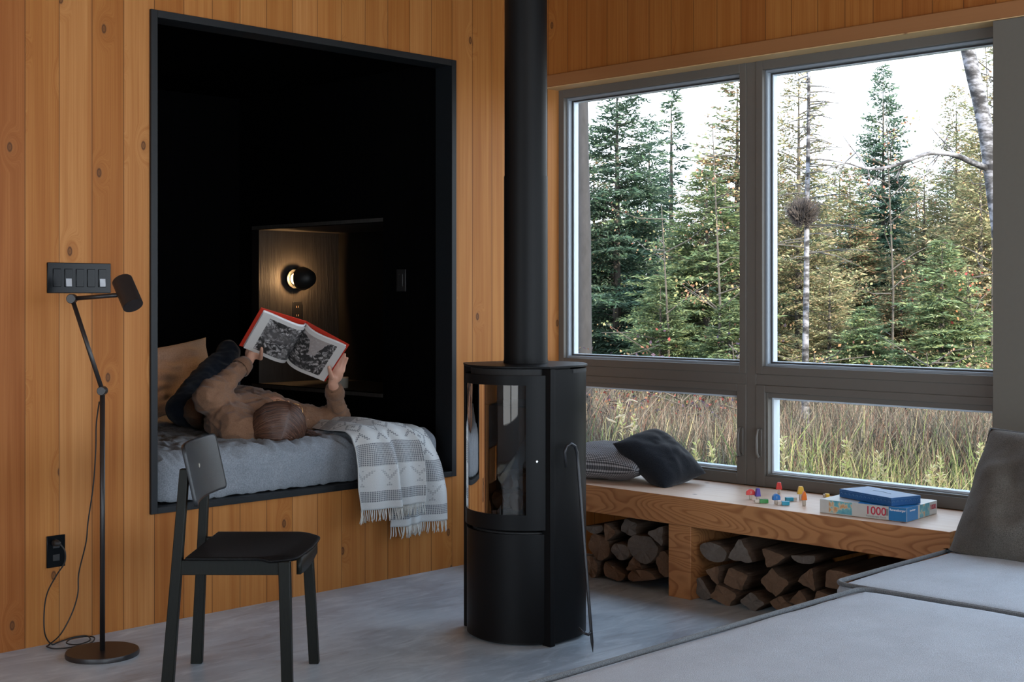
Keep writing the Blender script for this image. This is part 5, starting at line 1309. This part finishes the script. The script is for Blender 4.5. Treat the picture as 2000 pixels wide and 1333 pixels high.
pal = np.array([(.14, .12, .09), (.20, .17, .13), (.10, .105, .07), (.18, .115, .085), (.27, .22, .17), (.13, .08, .065), (.17, .15, .12)])
gp = np.array([(.24, .29, .11), (.30, .30, .14), (.46, .40, .22), (.15, .20, .08), (.38, .30, .16)])
cc = pal[r.integers(0, len(pal), n)]; sel = r.random(n) < near*.75; cc[sel] = gp[r.integers(0, 4, sel.sum())]
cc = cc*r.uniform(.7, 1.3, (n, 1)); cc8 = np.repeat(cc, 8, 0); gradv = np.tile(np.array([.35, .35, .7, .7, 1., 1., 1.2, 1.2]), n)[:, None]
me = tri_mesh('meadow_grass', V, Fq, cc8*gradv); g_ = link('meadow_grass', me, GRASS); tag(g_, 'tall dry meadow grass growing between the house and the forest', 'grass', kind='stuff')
# seed head stalks nearer the glass
def stalk(u, d, vtop, label, seed, col=((.62, .48, .26), (.70, .60, .36), (.50, .52, .20)), plume=60, lean=.12):
    r_ = random.Random(seed); p = PD(u, 582, d); base = Vector((p.x, p.y, GZ)); top = Vector((p.x, p.y, CH-(vtop-HZ)*d/F)); top += W(r_.uniform(-lean, lean), 0, 0)
    root = thing('seed_stalk', label, 'plant', base, 'pale seed headed stalks in the meadow near the glass')
    mid = base.lerp(top, .6)+W(r_.uniform(-.03, .03), 0, 0); sm = MB().tube([base, mid, top], [.004, .003, .0015], 5)
    V, C, Fc = [], [], []
    def leaf(b0, e, w_, c):
        t_ = (e-b0).cross(Vector((r_.uniform(-1, 1), r_.uniform(-1, 1), .3))).normalized()*w_; i = len(V)
        m_ = b0.lerp(e, .5); V.extend([tuple(b0), tuple(m_+t_), tuple(e), tuple(m_-t_)]); Fc.append((i, i+1, i+2, i+3)); C.extend([c]*4)
    for k in range(plume):
        q = r_.uniform(.72, 1.0); b0 = mid.lerp(top, (q-.6)/.4); d_ = Vector((r_.gauss(0, 1), r_.gauss(0, 1), r_.uniform(.2, 1.6))).normalized(); leaf(b0, b0+d_*r_.uniform(.02, .045), .005, r_.choice(col))
    for k in range(9):
        q = r_.uniform(.15, .7); b0 = base.lerp(mid, q) if q < .6 else mid; d_ = Vector((r_.gauss(0, 1), r_.gauss(0, 1), r_.uniform(.4, 1.2))).normalized(); leaf(b0, b0+d_*r_.uniform(.10, .2), .009, r_.choice(((.40, .46, .12), (.55, .50, .20), (.30, .40, .12))))
    me = tri_mesh('seed_head', np.array(V), np.array(Fc), np.array(C)); link('seed_head', me, GRASS, root); sm.build('stem', plain('straw stem', (.45, .38, .18), .8) if 'straw stem' not in bpy.data.materials else bpy.data.materials['straw stem'], root)
sp_ = [(1215, 8.6, 790), (1245, 8.7, 810), (1352, 8.5, 860), (1420, 8.6, 865), (1536, 8.2, 855), (1585, 8.3, 870), (1628, 8.0, 868), (1664, 8.0, 862), (1712, 7.9, 885), (1760, 7.9, 915), (1822, 7.8, 912), (1856, 7.7, 895), (1882, 7.7, 885), (1905, 7.7, 870), (1925, 7.8, 845), (1843, 7.9, 925)]
for i, (u, d, v) in enumerate(sp_): stalk(u, d, v, 'pale golden seed headed stalk standing in the grass near the window', 40+i)
for pts_, lab in ((((1189, 960), (1186, 890), (1183, 822), (1190, 827-6), (1204, 826)), 'pale arching foxtail grass head furthest left above the cushions'),
                  (((1186, 960), (1200, 860), (1218, 800), (1228, 782), (1246, 786)), 'tallest arching foxtail grass head in the lower left window'),
                  (((1186, 965), (1196, 860), (1212, 840), (1232, 832), (1237, 826)), 'yellowish foxtail grass head bending right above the black cushion'),
                  (((1180, 960), (1190, 850), (1199, 822), (1206, 815), (1220, 811)), 'short cream foxtail grass head between the taller ones'),
                  (((1215, 960), (1222, 880), (1230, 850), (1238, 838), (1245, 831)), 'cream foxtail grass head just above the black cushion')):
    P_ = spline([PD(u, v, 8.4) for u, v in pts_], 6); k = len(P_); r0 = thing('foxtail_stalk', lab, 'plant', (P_[0].x, P_[0].y, GZ))
    P_ = [Vector((P_[0].x, P_[0].y, GZ))]+P_; MB().tube(P_, [.0025]*(len(P_)-6)+[.002]*6, 5).build('stem', bpy.data.materials['straw stem'], r0, smooth=True)
    MB().tube(P_[-11:], [.002, .003, .0045, .0055, .006, .006, .006, .0055, .005, .004, .0015], 7).build('seed_head', plain('cream foxtail', (.62, .50, .34), .9, nz=.3, scale=150), r0, smooth=True)
# ================================================================ LIGHT, SKY, CAMERA
wd_ = bpy.data.worlds.new('hazy bright sky'); SC.world = wd_; wd_.use_nodes = True; t = wd_.node_tree; t.nodes.clear()
o = t.nodes.new('ShaderNodeOutputWorld'); b = t.nodes.new('ShaderNodeBackground'); tc = t.nodes.new('ShaderNodeTexCoord'); sx = t.nodes.new('ShaderNodeSeparateXYZ'); cr = t.nodes.new('ShaderNodeValToRGB')
t.links.new(tc.outputs['Generated'], sx.inputs[0]); t.links.new(sx.outputs[2], cr.inputs[0]); t.links.new(cr.outputs[0], b.inputs[0]); t.links.new(b.outputs[0], o.inputs[0])
cr.color_ramp.elements[0].position = 0; cr.color_ramp.elements[0].color = (.90, .95, 1, 1); cr.color_ramp.elements[1].position = .6; cr.color_ramp.elements[1].color = (.55, .74, 1, 1)
b.inputs[1].default_value = 4.3
def lamp(name, ty, loc, rot, energy, color, **k):
    l = bpy.data.lights.new(name, ty); l.energy = energy; l.color = color
    for a, v in k.items(): setattr(l, a, v)
    o = bpy.data.objects.new(name, l); COL.objects.link(o); o.location = loc; o.rotation_euler = rot; return o
sd_ = Vector((.35, .92, -.55)).normalized()
lamp('sun', 'SUN', (0, -10, 10), sd_.to_track_quat('-Z', 'Y').to_euler(), 13.0, (1, .88, .70), angle=.02)
def area(name, loc, dirv, sx_, sy_, e, c): return lamp(name, 'AREA', loc, Vector(dirv).to_track_quat('-Z', 'Y').to_euler(), e, c, shape='RECTANGLE', size=sx_, size_y=sy_)
area('terrace_low_fill', (.5, -2.15, .85), (.22, 1, -.25), 3.0, 1.2, 75, (.66, .83, 1))  # low area lamp added in an unseen opening to lift the lower wall
area('terrace_steep_fill', (3.4, -2.15, 1.5), (0, 1, -1.2), 2.0, 1.6, 90, (.70, .84, 1))  # added area lamp, tilted steeply to brighten floor and sofa
area('entry_window_fill', (-2.15, 1.1, 1.5), (1, .15, -.1), 1.6, 2.1, 8, (.74, .86, 1))  # area lamp added in the unseen entry opening as extra daylight
area('sofa_side_fill', (5.3, .45, 1.5), (-1, .25, -.35), 2.2, 1.9, 42, (.70, .84, 1))  # out-of-view area lamp added for cool light on the sofa top
area('warm_wall_fill', (2.2, 1.8, 3.0), (.25, 1, -.15), 2.4, .5, 4, (1, .62, .25))  # added warm fill aimed at the upper pine wall
lamp('sconce_light', 'POINT', (sc_.x-.0, NY1-.045, sc_.z), (0, 0, 0), 9, (1, .56, .24), shadow_soft_size=.012)
lamp('bed_lamp', 'SPOT', (3.1, 5.75, 1.75), (Vector((3.95, 6.75, .75))-Vector((3.1, 5.75, 1.75))).to_track_quat('-Z', 'Y').to_euler(), 28, (1, .46, .18), shadow_soft_size=.04, spot_size=.62, spot_blend=.8)
cam = bpy.data.cameras.new('camera'); cam.sensor_width = 36; cam.lens = F/2000*36; cam.shift_y = -(666.5-HZ)/2000; cam.clip_start = .02; cam.clip_end = 200
co = bpy.data.objects.new('camera', cam); COL.objects.link(co); co.location = (0, 0, CH); co.rotation_euler = (PI/2, 0, -PI/4); SC.camera = co
SC.view_settings.view_transform = 'Standard'; SC.view_settings.look = 'None'; SC.view_settings.exposure = 0; SC.view_settings.gamma = 1
SC.cycles.max_bounces = 8; SC.cycles.transparent_max_bounces = 12; SC.cycles.sample_clamp_indirect = 4
for o in list(bpy.data.objects):
    if o.type == 'MESH' and not o.data.polygons: bpy.data.objects.remove(o)
